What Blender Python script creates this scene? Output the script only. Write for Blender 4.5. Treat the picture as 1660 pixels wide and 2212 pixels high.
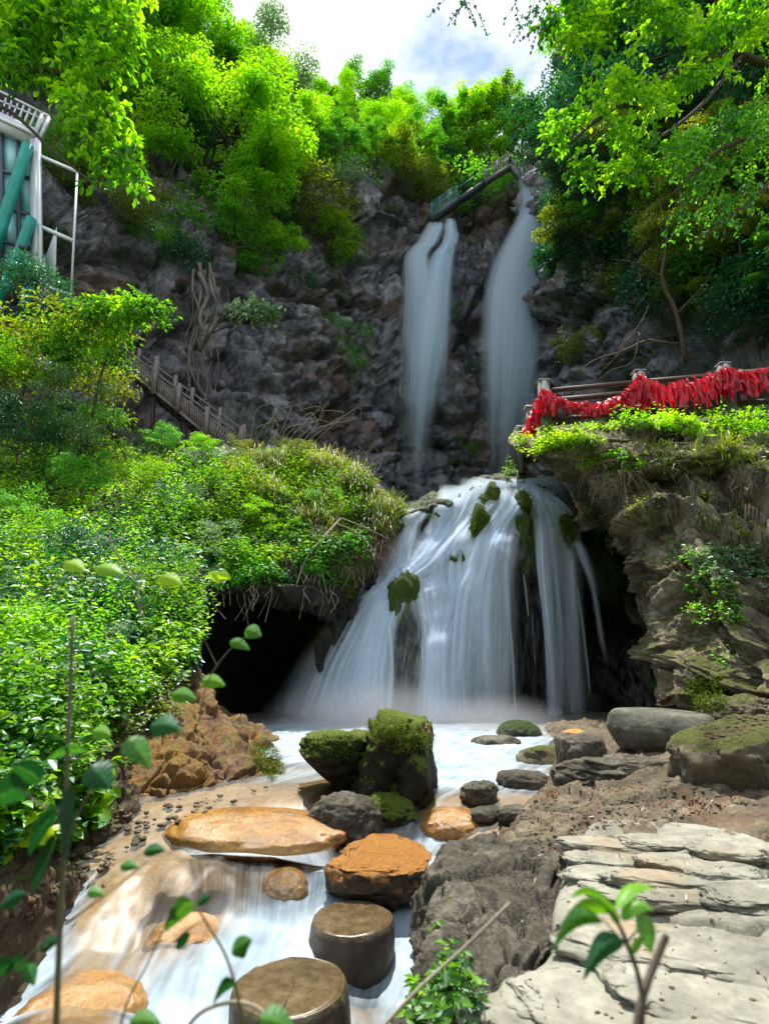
import bpy, bmesh, math, random
import numpy as np
from mathutils import Vector, Matrix
from mathutils.bvhtree import BVHTree

for o in list(bpy.data.objects): bpy.data.objects.remove(o)
S = bpy.context.scene
C = S.collection
R = math.radians

# ------------------------------------------------------------------ camera, sky, sun, exposure
PITCH = R(14.15)
CAM = np.array((0.0, 0.0, 1.6))
cd = bpy.data.cameras.new("camera"); cam = bpy.data.objects.new("camera", cd); C.objects.link(cam)
cam.location = CAM; cam.rotation_euler = (math.pi / 2 + PITCH, 0, 0)
cd.sensor_fit = 'VERTICAL'; cd.sensor_height = 24.0; cd.lens = 13.13
cd.clip_start = 0.05; cd.clip_end = 600
cd.dof.use_dof = True; cd.dof.focus_distance = 6.5; cd.dof.aperture_fstop = 1.9
S.camera = cam

SUN_EL, SUN_AZ = R(72), R(-8)          # azimuth measured from straight ahead (+Y) towards +X
w = bpy.data.worlds.new("World"); S.world = w; w.use_nodes = True
nt = w.node_tree; nt.nodes.clear()
N = nt.nodes.new; L = nt.links.new
out = N('ShaderNodeOutputWorld'); bg = N('ShaderNodeBackground'); sky = N('ShaderNodeTexSky')
sky.sky_type = 'NISHITA'; sky.sun_disc = False; sky.sun_elevation = SUN_EL; sky.sun_rotation = SUN_AZ
sky.air_density = 0.9; sky.dust_density = 0.15; sky.ozone_density = 1.5
tc = N('ShaderNodeTexCoord'); mp = N('ShaderNodeMapping'); mp.inputs['Scale'].default_value = (1.0, 1.0, 2.2)
mp.inputs['Location'].default_value = (5.2, 4.8, 2.2)
nz = N('ShaderNodeTexNoise'); nz.inputs['Scale'].default_value = 1.5; nz.inputs['Detail'].default_value = 9; nz.inputs['Roughness'].default_value = 0.62
rp = N('ShaderNodeValToRGB'); rp.color_ramp.elements[0].position = 0.40; rp.color_ramp.elements[1].position = 0.56
mx = N('ShaderNodeMix'); mx.data_type = 'RGBA'
n9 = N('ShaderNodeTexNoise'); n9.inputs['Scale'].default_value = 3.2; n9.inputs['Detail'].default_value = 8; L(mp.outputs[0], n9.inputs['Vector'])
r9 = N('ShaderNodeValToRGB'); r9.color_ramp.elements[0].position = .35; r9.color_ramp.elements[0].color = (5.0, 5.4, 6.0, 1); r9.color_ramp.elements[1].position = .6; r9.color_ramp.elements[1].color = (6.6, 6.7, 6.8, 1); L(n9.outputs[0], r9.inputs[0]); L(r9.outputs[0], mx.inputs[7])
L(tc.outputs['Generated'], mp.inputs[0]); L(mp.outputs[0], nz.inputs['Vector']); L(nz.outputs[0], rp.inputs[0])
L(rp.outputs[0], mx.inputs[0]); L(sky.outputs[0], mx.inputs[6]); L(mx.outputs[2], bg.inputs[0])
bg.inputs[1].default_value = 0.15
L(bg.outputs[0], out.inputs[0])

sl = bpy.data.lights.new("sun", 'SUN'); sl.energy = 4.8; sl.angle = R(0.5); sl.color = (1.0, 0.95, 0.87)
sun = bpy.data.objects.new("sun", sl); C.objects.link(sun)
sd = Vector((math.sin(SUN_AZ) * math.cos(SUN_EL), math.cos(SUN_AZ) * math.cos(SUN_EL), math.sin(SUN_EL)))
sun.rotation_euler = sd.to_track_quat('Z', 'Y').to_euler(); sun.location = (0, 0, 60)

S.view_settings.view_transform = 'Standard'; S.view_settings.look = 'None'
S.view_settings.gamma = 1.0; S.view_settings.use_curve_mapping = False
S.view_settings.exposure = 0.80
S.render.engine = 'CYCLES'
cy = S.cycles
cy.max_bounces = 7; cy.diffuse_bounces = 4; cy.glossy_bounces = 2; cy.transmission_bounces = 4; cy.transparent_max_bounces = 24
cy.caustics_reflective = False; cy.caustics_refractive = False
cy.use_denoising = True; cy.sample_clamp_indirect = 6

# ------------------------------------------------------------------ helpers
rng = np.random.default_rng(7)
random.seed(7)
FW = np.array((0, math.cos(PITCH), math.sin(PITCH))); UP = np.array((0, -math.sin(PITCH), math.cos(PITCH)))
def DIR(px, py):
    return np.array((1., 0, 0)) * ((px - 830) / 1210.) + UP * ((1106 - py) / 1210.) + FW
def P(px, py, Y):
    d = DIR(px, py); return CAM + d * (Y / d[1])
def PZ(px, py, z):
    d = DIR(px, py); return CAM + d * ((z - CAM[2]) / d[2])

def hsh(ix, iy, iz, seed):
    h = (ix.astype(np.uint32) * np.uint32(374761393)) ^ (iy.astype(np.uint32) * np.uint32(668265263)) ^ (iz.astype(np.uint32) * np.uint32(2246822519)) ^ np.uint32((seed * 3266489917) & 0xffffffff)
    h = (h ^ (h >> np.uint32(15))) * np.uint32(2246822519)
    h = (h ^ (h >> np.uint32(13))) * np.uint32(3266489917)
    h = h ^ (h >> np.uint32(16))
    return (h & np.uint32(0xffffff)).astype(np.float64) / 16777215.0
def vn(p, seed=0):
    """value noise, -1..1"""
    p = np.asarray(p, float); i = np.floor(p).astype(np.int64); f = p - i
    f = f * f * f * (f * (f * 6 - 15) + 10)
    i = i & 0xffffffff
    r = 0
    for dx in (0, 1):
        wx = f[:, 0] if dx else 1 - f[:, 0]
        for dy in (0, 1):
            wy = f[:, 1] if dy else 1 - f[:, 1]
            for dz in (0, 1):
                wz = f[:, 2] if dz else 1 - f[:, 2]
                r = r + wx * wy * wz * hsh(i[:, 0] + dx, i[:, 1] + dy, i[:, 2] + dz, seed)
    return r * 2 - 1
def fbm(p, oct=4, seed=0, gain=0.5, lac=2.03):
    a = 1.; s = 0; t = 0
    for k in range(oct):
        s = s + a * vn(p, seed + k); t += a; a *= gain; p = p * lac + 3.1
    return s / t
def ridge(p, oct=4, seed=0, gain=0.5):
    a = 1.; s = 0; t = 0
    for k in range(oct):
        s = s + a * (1 - 2 * np.abs(vn(p, seed + k))); t += a; a *= gain; p = p * 2.07 + 1.7
    return s / t
def cells(p, seed=0):
    """F1, F2 - F1 and a random value per cell"""
    i = np.floor(p).astype(np.int64); n = len(p)
    f1 = np.full(n, 9.); f2 = np.full(n, 9.); cid = np.zeros(n)
    for dx in (-1, 0, 1):
        for dy in (-1, 0, 1):
            for dz in (-1, 0, 1):
                c = i + np.array((dx, dy, dz)); m = c & 0xffffffff
                q = c + np.stack([hsh(m[:, 0], m[:, 1], m[:, 2], seed + s) for s in (1, 2, 3)], 1)
                d = np.linalg.norm(q - p, axis=1)
                near = d < f1
                f2 = np.where(near, f1, np.minimum(f2, d))
                cid = np.where(near, hsh(m[:, 0], m[:, 1], m[:, 2], seed + 9), cid)
                f1 = np.where(near, d, f1)
    return f1, f2 - f1, cid

def mesh(name, V, F, smooth=True, attrs=None, uv=None):
    V = np.asarray(V, np.float32).reshape(-1, 3)
    if isinstance(F, np.ndarray): F = [F]
    F = [np.asarray(f, np.int32) for f in F if len(f)]
    me = bpy.data.meshes.new(name)
    me.vertices.add(len(V)); me.vertices.foreach_set('co', V.ravel())
    idx = np.concatenate([f.ravel() for f in F]); tot = np.concatenate([np.full(len(f), f.shape[1], np.int32) for f in F])
    me.loops.add(len(idx)); me.loops.foreach_set('vertex_index', idx)
    me.polygons.add(len(tot)); me.polygons.foreach_set('loop_start', (np.cumsum(tot) - tot).astype(np.int32))
    me.polygons.foreach_set('loop_total', tot)
    if smooth: me.polygons.foreach_set('use_smooth', np.ones(len(tot), bool))
    me.update(calc_edges=True)
    for k, v in (attrs or {}).items():
        v = np.asarray(v, np.float32)
        if v.ndim == 1:
            a = me.attributes.new(k, 'FLOAT', 'POINT'); a.data.foreach_set('value', v)
        else:
            a = me.attributes.new(k, 'FLOAT_VECTOR', 'POINT'); a.data.foreach_set('vector', v.ravel())
    return me
def link(name, me, mat=None, parent=None, loc=None):
    o = bpy.data.objects.new(name, me); C.objects.link(o)
    if mat is not None and me is not None and not me.materials: me.materials.append(mat)
    if loc is not None: o.location = loc
    if parent is not None: o.parent = parent
    return o
def tag(o, label=None, cat=None, group=None, kind=None):
    if label: o['label'] = label
    if cat: o['category'] = cat
    if group: o['group'] = group
    if kind: o['kind'] = kind
    return o
def thing(name, loc, label, cat, group=None):
    o = bpy.data.objects.new(name, None); C.objects.link(o); o.location = loc
    o.empty_display_size = 0.2
    return tag(o, label, cat, group)
def copy_tree(root, loc, rot, scale, label, group=None, mats=None, cat=None):
    r = root.copy(); C.objects.link(r); r.location = loc; r.rotation_euler = rot; r.scale = scale
    r['label'] = label
    if cat: r['category'] = cat
    if group: r['group'] = group
    elif 'group' in r: del r['group']
    for ch in list(root.children):
        c = ch.copy(); C.objects.link(c); c.parent = r
        if mats and ch.name.split('.')[0] in mats:
            c.material_slots[0].link = 'OBJECT'; c.material_slots[0].material = mats[ch.name.split('.')[0]]
    return r

class MB:
    def __init__(s): s.V = []; s.F3 = []; s.F4 = []; s.n = 0; s.A = []
    def add(s, V, F4=None, F3=None, a=None):
        V = np.asarray(V, float).reshape(-1, 3)
        if F4 is not None and len(F4): s.F4.append(np.asarray(F4, int) + s.n)
        if F3 is not None and len(F3): s.F3.append(np.asarray(F3, int) + s.n)
        s.V.append(V); s.A.append(np.full(len(V), 0.5) if a is None else np.broadcast_to(np.asarray(a, float), (len(V),)))
        s.n += len(V); return s
    def build(s, name, mat, parent=None, origin=None, smooth=True, attr='rnd'):
        V = np.concatenate(s.V)
        if origin is not None: V = V - np.asarray(origin)
        F = []
        if s.F4: F.append(np.concatenate(s.F4))
        if s.F3: F.append(np.concatenate(s.F3))
        me = mesh(name, V, F, smooth, {attr: np.concatenate(s.A)})
        return link(name, me, mat, parent)
    def tube(s, pts, rad, n=6, cap=True, a=None):
        pts = np.asarray(pts, float); m = len(pts)
        rad = np.broadcast_to(np.asarray(rad, float), (m,))
        t = np.gradient(pts, axis=0); t /= np.linalg.norm(t, axis=1)[:, None] + 1e-9
        up = np.array((0, 0, 1.)) if abs(t[0][2]) < .9 else np.array((1., 0, 0))
        u = np.cross(t, up); u /= np.linalg.norm(u, axis=1)[:, None] + 1e-9
        v = np.cross(t, u)
        an = np.arange(n) * 2 * math.pi / n
        V = pts[:, None] + rad[:, None, None] * (np.cos(an)[None, :, None] * u[:, None] + np.sin(an)[None, :, None] * v[:, None])
        V = V.reshape(-1, 3); F = []
        i = np.arange(m - 1)[:, None] * n; j = np.arange(n)[None]; k = (j + 1) % n
        F = np.stack([i + j, i + k, i + n + k, i + n + j], -1).reshape(-1, 4)
        F3 = None
        if cap:
            V = np.concatenate([V, pts[:1], pts[-1:]]); c0 = m * n; c1 = c0 + 1
            F3 = np.array([(c0, b, a_) for a_, b in zip(range(n), [(q + 1) % n for q in range(n)])] + [(c1, (m - 1) * n + a_, (m - 1) * n + (a_ + 1) % n) for a_ in range(n)])
        return s.add(V, F, F3, a)
    def bar(s, p, q, w, h=None, up=(0, 0, 1)):
        """rectangular bar from p to q"""
        h = h or w; p = np.asarray(p, float); q = np.asarray(q, float); t = q - p; t /= np.linalg.norm(t)
        up = np.asarray(up, float)
        if abs(t @ up) > .97: up = np.array((0, 1., 0))
        u = np.cross(t, up); u /= np.linalg.norm(u); v = np.cross(u, t)
        V = [c + u * a * w / 2 + v * b * h / 2 for c in (p, q) for a, b in ((-1, -1), (1, -1), (1, 1), (-1, 1))]
        return s.add(V, [(3, 2, 1, 0), (4, 5, 6, 7), (0, 1, 5, 4), (1, 2, 6, 5), (2, 3, 7, 6), (3, 0, 4, 7)])
    def leaves(s, pos, ax, nr, ln, wd, rnd, fold=0.25, six=False):
        pos = np.asarray(pos); n = len(pos)
        ax = ax / (np.linalg.norm(ax, axis=1)[:, None] + 1e-9)
        nr = nr - (nr * ax).sum(1)[:, None] * ax; nr /= np.linalg.norm(nr, axis=1)[:, None] + 1e-9
        sd_ = np.cross(ax, nr); ln = np.broadcast_to(ln, (n,))[:, None]; wd = np.broadcast_to(wd, (n,))[:, None]
        if not six:
            mid = pos + ax * ln * .42
            V = np.stack([pos, mid + sd_ * wd / 2 + nr * wd * fold, pos + ax * ln - nr * ln * .08, mid - sd_ * wd / 2 + nr * wd * fold], 1)
            b = np.arange(n)[:, None] * 4
            F = np.concatenate([b + np.array((0, 1, 2)), b + np.array((0, 2, 3))])
            return s.add(V.reshape(-1, 3), None, F, np.repeat(rnd, 4))
        a_, c_ = pos + ax * ln * .28, pos + ax * ln * .66
        V = np.stack([pos, a_ + sd_ * wd * .42 + nr * wd * fold, c_ + sd_ * wd * .46 + nr * wd * fold, pos + ax * ln - nr * ln * .12, c_ - sd_ * wd * .46 + nr * wd * fold, a_ - sd_ * wd * .42 + nr * wd * fold, c_ - nr * wd * .0], 1)
        b = np.arange(n)[:, None] * 7
        F3 = np.concatenate([b + np.array((0, 1, 6)), b + np.array((1, 2, 6)), b + np.array((2, 3, 6)), b + np.array((3, 4, 6)), b + np.array((4, 5, 6)), b + np.array((5, 0, 6))])
        return s.add(V.reshape(-1, 3), None, F3, np.repeat(rnd, 7))

def crom(pts, n):
    """Catmull-Rom through rows of pts (k, d) -> (n, d)"""
    pts = np.asarray(pts, float); k = len(pts)
    q = np.concatenate([2 * pts[:1] - pts[1:2], pts, 2 * pts[-1:] - pts[-2:-1]])
    t = np.linspace(0, k - 1, n); i = np.minimum(t.astype(int), k - 2); f = (t - i).reshape((-1,) + (1,) * (pts.ndim - 1))
    a, b, c, d = q[i], q[i + 1], q[i + 2], q[i + 3]
    return .5 * (2 * b + (c - a) * f + (2 * a - 5 * b + 4 * c - d) * f ** 2 + (3 * b - 3 * c + d - a) * f ** 3)

TERRAIN = []
def grid_faces(nv, nu):
    i = np.arange(nv - 1)[:, None] * nu; j = np.arange(nu - 1)[None]
    return np.stack([i + j, i + j + 1, i + nu + j + 1, i + nu + j], -1).reshape(-1, 4)
def patch(name, ctrl, nu, nv, disp, mat, kind='structure', collide=True, parent=None, attrs=None, world=False):
    """surface lofted through rows of control points (px, py, Y), pushed along its normal by disp()"""
    G = np.array([[(q if world else P(*q)) for q in row] for row in ctrl])
    G = crom(G, nv); G = np.swapaxes(crom(np.swapaxes(G, 0, 1), nu), 0, 1)
    du = np.gradient(G, axis=1); dv = np.gradient(G, axis=0); n = np.cross(du, dv); n /= np.linalg.norm(n, axis=2)[..., None] + 1e-9
    # face the camera
    n *= np.sign(((CAM - G) * n).sum(2).mean())
    U, Vv = np.meshgrid(np.linspace(0, 1, nu), np.linspace(0, 1, nv))
    V = G.reshape(-1, 3); n = n.reshape(-1, 3)
    d = disp(V, n, U.ravel(), Vv.ravel())
    V = V + (n * d[:, None] if d.ndim == 1 else d)
    F = grid_faces(nv, nu)
    a = attrs(V, U.ravel(), Vv.ravel()) if attrs else None
    me = mesh(name, V, F, True, a)
    o = link(name, me, mat, parent)
    if kind: o['kind'] = kind
    if collide: TERRAIN.append((V, F))
    return o
# ------------------------------------------------------------------ materials
def nodes(name):
    m = bpy.data.materials.new(name); m.use_nodes = True; t = m.node_tree; t.nodes.clear()
    return m, t, t.nodes.new, t.links.new
def ramp(Nn, stops):
    r = Nn('ShaderNodeValToRGB'); e = r.color_ramp.elements
    while len(e) < len(stops): e.new(0.5)
    for q, (p, c) in zip(e, stops): q.position = p; q.color = (*c, 1) if len(c) == 3 else c
    return r
def setin(n, **k):
    for a, b in k.items(): n.inputs[a.replace('_', ' ')].default_value = b
    return n
def noise(Nn, Ll, vec, scale, detail=6, rough=.6, dist=0.):
    n = Nn('ShaderNodeTexNoise'); setin(n, Scale=scale, Detail=detail, Roughness=rough, Distortion=dist); Ll(vec, n.inputs['Vector']); return n

def rock_mat(name, c, scale=1.0, moss=0.0, mosscol=((.05, .09, .008), (.14, .20, .02)), rough=.85, bump=.5, stain=None, stain_amt=.5, crack=.35, strata=0., spec=.3, moss_lo=.55):
    """c = three colours dark, mid, pale"""
    m, t, Nn, Ll = nodes(name)
    g = Nn('ShaderNodeNewGeometry'); o = Nn('ShaderNodeOutputMaterial'); b = Nn('ShaderNodeBsdfPrincipled')
    mpn = Nn('ShaderNodeMapping'); mpn.inputs['Scale'].default_value = (1, 1, 1 + strata); Ll(g.outputs['Position'], mpn.inputs[0])
    pos = mpn.outputs[0]
    n1 = noise(Nn, Ll, pos, 1.3 * scale, 10, .68, .4)
    r1 = ramp(Nn, [(.30, c[0]), (.5, c[1]), (.72, c[2])]); Ll(n1.outputs[0], r1.inputs[0])
    n2 = noise(Nn, Ll, pos, 9 * scale, 8, .7)
    mx1 = Nn('ShaderNodeMix'); mx1.data_type = 'RGBA'; mx1.blend_type = 'OVERLAY'; mx1.inputs[0].default_value = .8
    Ll(r1.outputs[0], mx1.inputs[6]); Ll(n2.outputs[0], mx1.inputs[7])
    col = mx1.outputs[2]
    vor = Nn('ShaderNodeTexVoronoi'); vor.feature = 'DISTANCE_TO_EDGE'; setin(vor, Scale=2.2 * scale)
    dn = noise(Nn, Ll, pos, 2.5 * scale, 5, .6); ad = Nn('ShaderNodeMix'); ad.data_type = 'VECTOR'; ad.inputs[0].default_value = .35
    Ll(pos, ad.inputs[4]); Ll(dn.outputs[1], ad.inputs[5]); Ll(ad.outputs[1], vor.inputs['Vector'])
    rc = ramp(Nn, [(0, (1 - crack,) * 3), (.05, (1, 1, 1))]); Ll(vor.outputs[0], rc.inputs[0])
    mc = Nn('ShaderNodeMix'); mc.data_type = 'RGBA'; mc.blend_type = 'MULTIPLY'; mc.inputs[0].default_value = 1
    Ll(col, mc.inputs[6]); Ll(rc.outputs[0], mc.inputs[7]); col = mc.outputs[2]
    if stain:
        n3 = noise(Nn, Ll, g.outputs['Position'], .8 * scale, 6, .6); r3 = ramp(Nn, [(.5 - .12 * stain_amt, (0, 0, 0)), (.66 - .12 * stain_amt, (1, 1, 1))]); Ll(n3.outputs[0], r3.inputs[0])
        ms = Nn('ShaderNodeMix'); ms.data_type = 'RGBA'; Ll(r3.outputs[0], ms.inputs[0]); Ll(col, ms.inputs[6])
        mm = Nn('ShaderNodeMix'); mm.data_type = 'RGBA'; mm.inputs[6].default_value = (*[q * .55 for q in stain], 1); mm.inputs[7].default_value = (*[min(1, q * 1.3) for q in stain], 1); Ll(n2.outputs[0], mm.inputs[0])
        Ll(mm.outputs[2], ms.inputs[7]); col = ms.outputs[2]
    if moss > 0:
        sp = Nn('ShaderNodeSeparateXYZ'); Ll(g.outputs['Normal'], sp.inputs[0])
        n4 = noise(Nn, Ll, g.outputs['Position'], 3.4 * scale, 9, .78)
        a = Nn('ShaderNodeMath'); a.operation = 'MULTIPLY_ADD'; Ll(sp.outputs[2], a.inputs[0]); a.inputs[1].default_value = .35; Ll(n4.outputs[0], a.inputs[2])
        r4 = ramp(Nn, [(moss_lo + .25 - moss * .35, (0, 0, 0)), (moss_lo + .33 - moss * .35, (1, 1, 1))]); Ll(a.outputs[0], r4.inputs[0])
        n5 = noise(Nn, Ll, g.outputs['Position'], 30 * scale, 4, .7); r5 = ramp(Nn, [(.35, mosscol[0]), (.65, mosscol[1])]); Ll(n5.outputs[0], r5.inputs[0])
        ms = Nn('ShaderNodeMix'); ms.data_type = 'RGBA'; Ll(r4.outputs[0], ms.inputs[0]); Ll(col, ms.inputs[6]); Ll(r5.outputs[0], ms.inputs[7]); col = ms.outputs[2]
    Ll(col, b.inputs['Base Color'])
    b.inputs['Specular IOR Level'].default_value = spec
    rr = ramp(Nn, [(.3, (rough - .2,) * 3), (.7, (min(1, rough + .1),) * 3)]); Ll(n2.outputs[0], rr.inputs[0]); Ll(rr.outputs[0], b.inputs['Roughness'])
    n6 = noise(Nn, Ll, pos, 14 * scale, 10, .75)
    sm = Nn('ShaderNodeMath'); sm.operation = 'MULTIPLY_ADD'; Ll(rc.outputs[0], sm.inputs[0]); sm.inputs[1].default_value = .6; Ll(n6.outputs[0], sm.inputs[2])
    bp = Nn('ShaderNodeBump'); bp.inputs['Strength'].default_value = bump; bp.inputs['Distance'].default_value = .12 / scale
    Ll(sm.outputs[0], bp.inputs['Height']); Ll(bp.outputs[0], b.inputs['Normal'])
    Ll(b.outputs[0], o.inputs[0]); return m

def leaf_mat(name, dark, mid, lite, trans=.45, gloss=.06, tint=(1.35, 1.25, .45), objvar=True):
    m, t, Nn, Ll = nodes(name)
    o = Nn('ShaderNodeOutputMaterial'); at = Nn('ShaderNodeAttribute'); at.attribute_name = 'rnd'
    fac = at.outputs['Fac']
    if objvar:
        oi = Nn('ShaderNodeObjectInfo'); a = Nn('ShaderNodeMath'); a.operation = 'MULTIPLY_ADD'; Ll(oi.outputs['Random'], a.inputs[0]); a.inputs[1].default_value = .3
        b_ = Nn('ShaderNodeMath'); b_.operation = 'SUBTRACT'; Ll(fac, b_.inputs[0]); b_.inputs[1].default_value = .15; Ll(b_.outputs[0], a.inputs[2]); fac = a.outputs[0]
    r = ramp(Nn, [(.05, dark), (.45, mid), (.95, lite)]); Ll(fac, r.inputs[0])
    d = Nn('ShaderNodeBsdfDiffuse'); Ll(r.outputs[0], d.inputs[0])
    tr = Nn('ShaderNodeBsdfTranslucent'); mu = Nn('ShaderNodeMix'); mu.data_type = 'RGBA'; mu.blend_type = 'MULTIPLY'; mu.inputs[0].default_value = 1
    mu.clamp_result = False
    mu.inputs[7].default_value = (*[q * 1.25 for q in tint], 1); Ll(r.outputs[0], mu.inputs[6]); Ll(mu.outputs[2], tr.inputs[0])
    m1 = Nn('ShaderNodeMixShader'); m1.inputs[0].default_value = trans; Ll(d.outputs[0], m1.inputs[1]); Ll(tr.outputs[0], m1.inputs[2])
    g = Nn('ShaderNodeBsdfGlossy'); g.inputs['Roughness'].default_value = .42; g.inputs[0].default_value = (.9, .95, 1, 1)
    m2 = Nn('ShaderNodeMixShader'); m2.inputs[0].default_value = gloss; Ll(m1.outputs[0], m2.inputs[1]); Ll(g.outputs[0], m2.inputs[2])
    Ll(m2.outputs[0], o.inputs[0]); return m

def plain(name, c, rough=.6, metal=0., var=.25, scale=8, bump=.2, spec=.4, var_c=None):
    m, t, Nn, Ll = nodes(name); o = Nn('ShaderNodeOutputMaterial'); b = Nn('ShaderNodeBsdfPrincipled'); g = Nn('ShaderNodeNewGeometry')
    n = noise(Nn, Ll, g.outputs['Position'], scale, 7, .65)
    r = ramp(Nn, [(.3, tuple(q * (1 - var) for q in c)), (.7, tuple(min(1, q * (1 + var)) for q in (var_c or c)))]); Ll(n.outputs[0], r.inputs[0])
    Ll(r.outputs[0], b.inputs['Base Color']); setin(b, Roughness=rough, Metallic=metal); b.inputs['Specular IOR Level'].default_value = spec
    bp = Nn('ShaderNodeBump'); bp.inputs['Strength'].default_value = bump; bp.inputs['Distance'].default_value = .01; Ll(n.outputs[0], bp.inputs['Height']); Ll(bp.outputs[0], b.inputs['Normal'])
    Ll(b.outputs[0], o.inputs[0]); return m

def falls_mat(name, col=(.80, .84, .88), gain=1.0, lo=.35, hi=.75, sc=(38., 1.1), speck=0., trans=.4):
    """silky falling water: streaks along the flow, thin where 'dens' is small"""
    m, t, Nn, Ll = nodes(name); o = Nn('ShaderNodeOutputMaterial')
    at = Nn('ShaderNodeAttribute'); at.attribute_name = 'flow'; de = Nn('ShaderNodeAttribute'); de.attribute_name = 'dens'
    mp_ = Nn('ShaderNodeMapping'); mp_.inputs['Scale'].default_value = (sc[0], sc[1], 1); Ll(at.outputs['Vector'], mp_.inputs[0])
    n = noise(Nn, Ll, mp_.outputs[0], 1.0, 5, .6, .1)
    mp2 = Nn('ShaderNodeMapping'); mp2.inputs['Scale'].default_value = (sc[0] * .16, sc[1] * .7, 1); Ll(at.outputs['Vector'], mp2.inputs[0])
    n2 = noise(Nn, Ll, mp2.outputs[0], 1.0, 4, .55, .3)
    av = Nn('ShaderNodeMath'); av.operation = 'MULTIPLY_ADD'; Ll(n.outputs[0], av.inputs[0]); av.inputs[1].default_value = .5
    hv = Nn('ShaderNodeMath'); hv.operation = 'MULTIPLY'; Ll(n2.outputs[0], hv.inputs[0]); hv.inputs[1].default_value = .5; Ll(hv.outputs[0], av.inputs[2])
    # alpha = smoothstep(noise + (dens-.5)*k)
    ds = Nn('ShaderNodeMath'); ds.operation = 'MULTIPLY_ADD'; Ll(de.outputs['Fac'], ds.inputs[0]); ds.inputs[1].default_value = .62 * gain; Ll(av.outputs[0], ds.inputs[2])
    mr = Nn('ShaderNodeMapRange'); mr.interpolation_type = 'SMOOTHSTEP'; mr.inputs[1].default_value = lo + .17; mr.inputs[2].default_value = hi + .30; Ll(ds.outputs[0], mr.inputs[0])
    # and gone where dens is gone
    dd = Nn('ShaderNodeMath'); dd.operation = 'MULTIPLY'; dd.use_clamp = True; Ll(de.outputs['Fac'], dd.inputs[0]); dd.inputs[1].default_value = 3.0
    al = Nn('ShaderNodeMath'); al.operation = 'MULTIPLY'; Ll(mr.outputs[0], al.inputs[0]); Ll(dd.outputs[0], al.inputs[1])
    d = Nn('ShaderNodeBsdfDiffuse'); d.inputs[0].default_value = (*col, 1); tr = Nn('ShaderNodeBsdfTranslucent'); tr.inputs[0].default_value = (*col, 1)
    m1 = Nn('ShaderNodeMixShader'); m1.inputs[0].default_value = trans; Ll(d.outputs[0], m1.inputs[1]); Ll(tr.outputs[0], m1.inputs[2])
    tp = Nn('ShaderNodeBsdfTransparent'); m2 = Nn('ShaderNodeMixShader'); Ll(al.outputs[0], m2.inputs[0]); Ll(tp.outputs[0], m2.inputs[1]); Ll(m1.outputs[0], m2.inputs[2])
    Ll(m2.outputs[0], o.inputs[0]); return m

def stream_mat(name):
    """shallow running water: clear film over the bed, milky where 'foam' says so, streaked by 'streak'"""
    m, t, Nn, Ll = nodes(name); o = Nn('ShaderNodeOutputMaterial')
    fo = Nn('ShaderNodeAttribute'); fo.attribute_name = 'foam'; st = Nn('ShaderNodeAttribute'); st.attribute_name = 'streak'
    a = Nn('ShaderNodeMath'); a.operation = 'MULTIPLY_ADD'; Ll(st.outputs['Fac'], a.inputs[0]); a.inputs[1].default_value = .24; Ll(fo.outputs['Fac'], a.inputs[2])
    mr = Nn('ShaderNodeMapRange'); mr.interpolation_type = 'SMOOTHSTEP'; mr.inputs[1].default_value = -.05; mr.inputs[2].default_value = 1.15; Ll(a.outputs[0], mr.inputs[0])
    foam = Nn('ShaderNodeBsdfDiffuse'); g_ = Nn('ShaderNodeNewGeometry'); nf = noise(Nn, Ll, g_.outputs['Position'], 3.5, 5, .6); sa = Nn('ShaderNodeMath'); sa.operation = 'MULTIPLY_ADD'; Ll(st.outputs['Fac'], sa.inputs[0]); sa.inputs[1].default_value = .09; Ll(nf.outputs[0], sa.inputs[2])
    rf = ramp(Nn, [(.28, (.20, .27, .32)), (.50, (.32, .39, .44)), (.72, (.45, .51, .55))]); Ll(sa.outputs[0], rf.inputs[0]); Ll(rf.outputs[0], foam.inputs[0])
    tp = Nn('ShaderNodeBsdfTransparent'); tp.inputs[0].default_value = (.86, .88, .84, 1)
    gl = Nn('ShaderNodeBsdfGlossy'); gl.inputs['Roughness'].default_value = .38
    fr = Nn('ShaderNodeFresnel'); fr.inputs[0].default_value = 1.33
    m1 = Nn('ShaderNodeMixShader'); Ll(fr.outputs[0], m1.inputs[0]); Ll(tp.outputs[0], m1.inputs[1]); Ll(gl.outputs[0], m1.inputs[2])
    m2 = Nn('ShaderNodeMixShader'); Ll(mr.outputs[0], m2.inputs[0]); Ll(m1.outputs[0], m2.inputs[1]); Ll(foam.outputs[0], m2.inputs[2])
    Ll(m2.outputs[0], o.inputs[0]); return m

M = {}
M['cliff'] = rock_mat('cliff_rock', ((.09, .09, .112), (.27, .265, .305), (.55, .54, .57)), scale=.45, stain=(.24, .15, .12), stain_amt=-.7, bump=1.0, crack=.12, strata=1.6)
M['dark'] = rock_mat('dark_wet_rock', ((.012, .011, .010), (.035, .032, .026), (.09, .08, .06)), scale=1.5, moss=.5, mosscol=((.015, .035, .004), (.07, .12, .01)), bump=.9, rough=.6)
M['bank'] = rock_mat('bank_rock', ((.06, .05, .032), (.24, .20, .13), (.50, .44, .31)), scale=1.3, moss=.45, moss_lo=.62, mosscol=((.06, .075, .012), (.17, .18, .03)), bump=.9, stain=(.20, .12, .05), stain_amt=-.6)
M['soil'] = rock_mat('bank_soil', ((.03, .02, .012), (.09, .06, .035), (.20, .14, .08)), scale=2.2, moss=.4, moss_lo=.70, bump=.8)
M['redrock'] = rock_mat('red_brown_rock', ((.06, .03, .018), (.19, .10, .055), (.36, .23, .14)), scale=2.2, moss=.25, moss_lo=.64, mosscol=((.06, .08, .01), (.20, .21, .03)), bump=.9, stain=(.34, .19, .05), stain_amt=.2)
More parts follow.
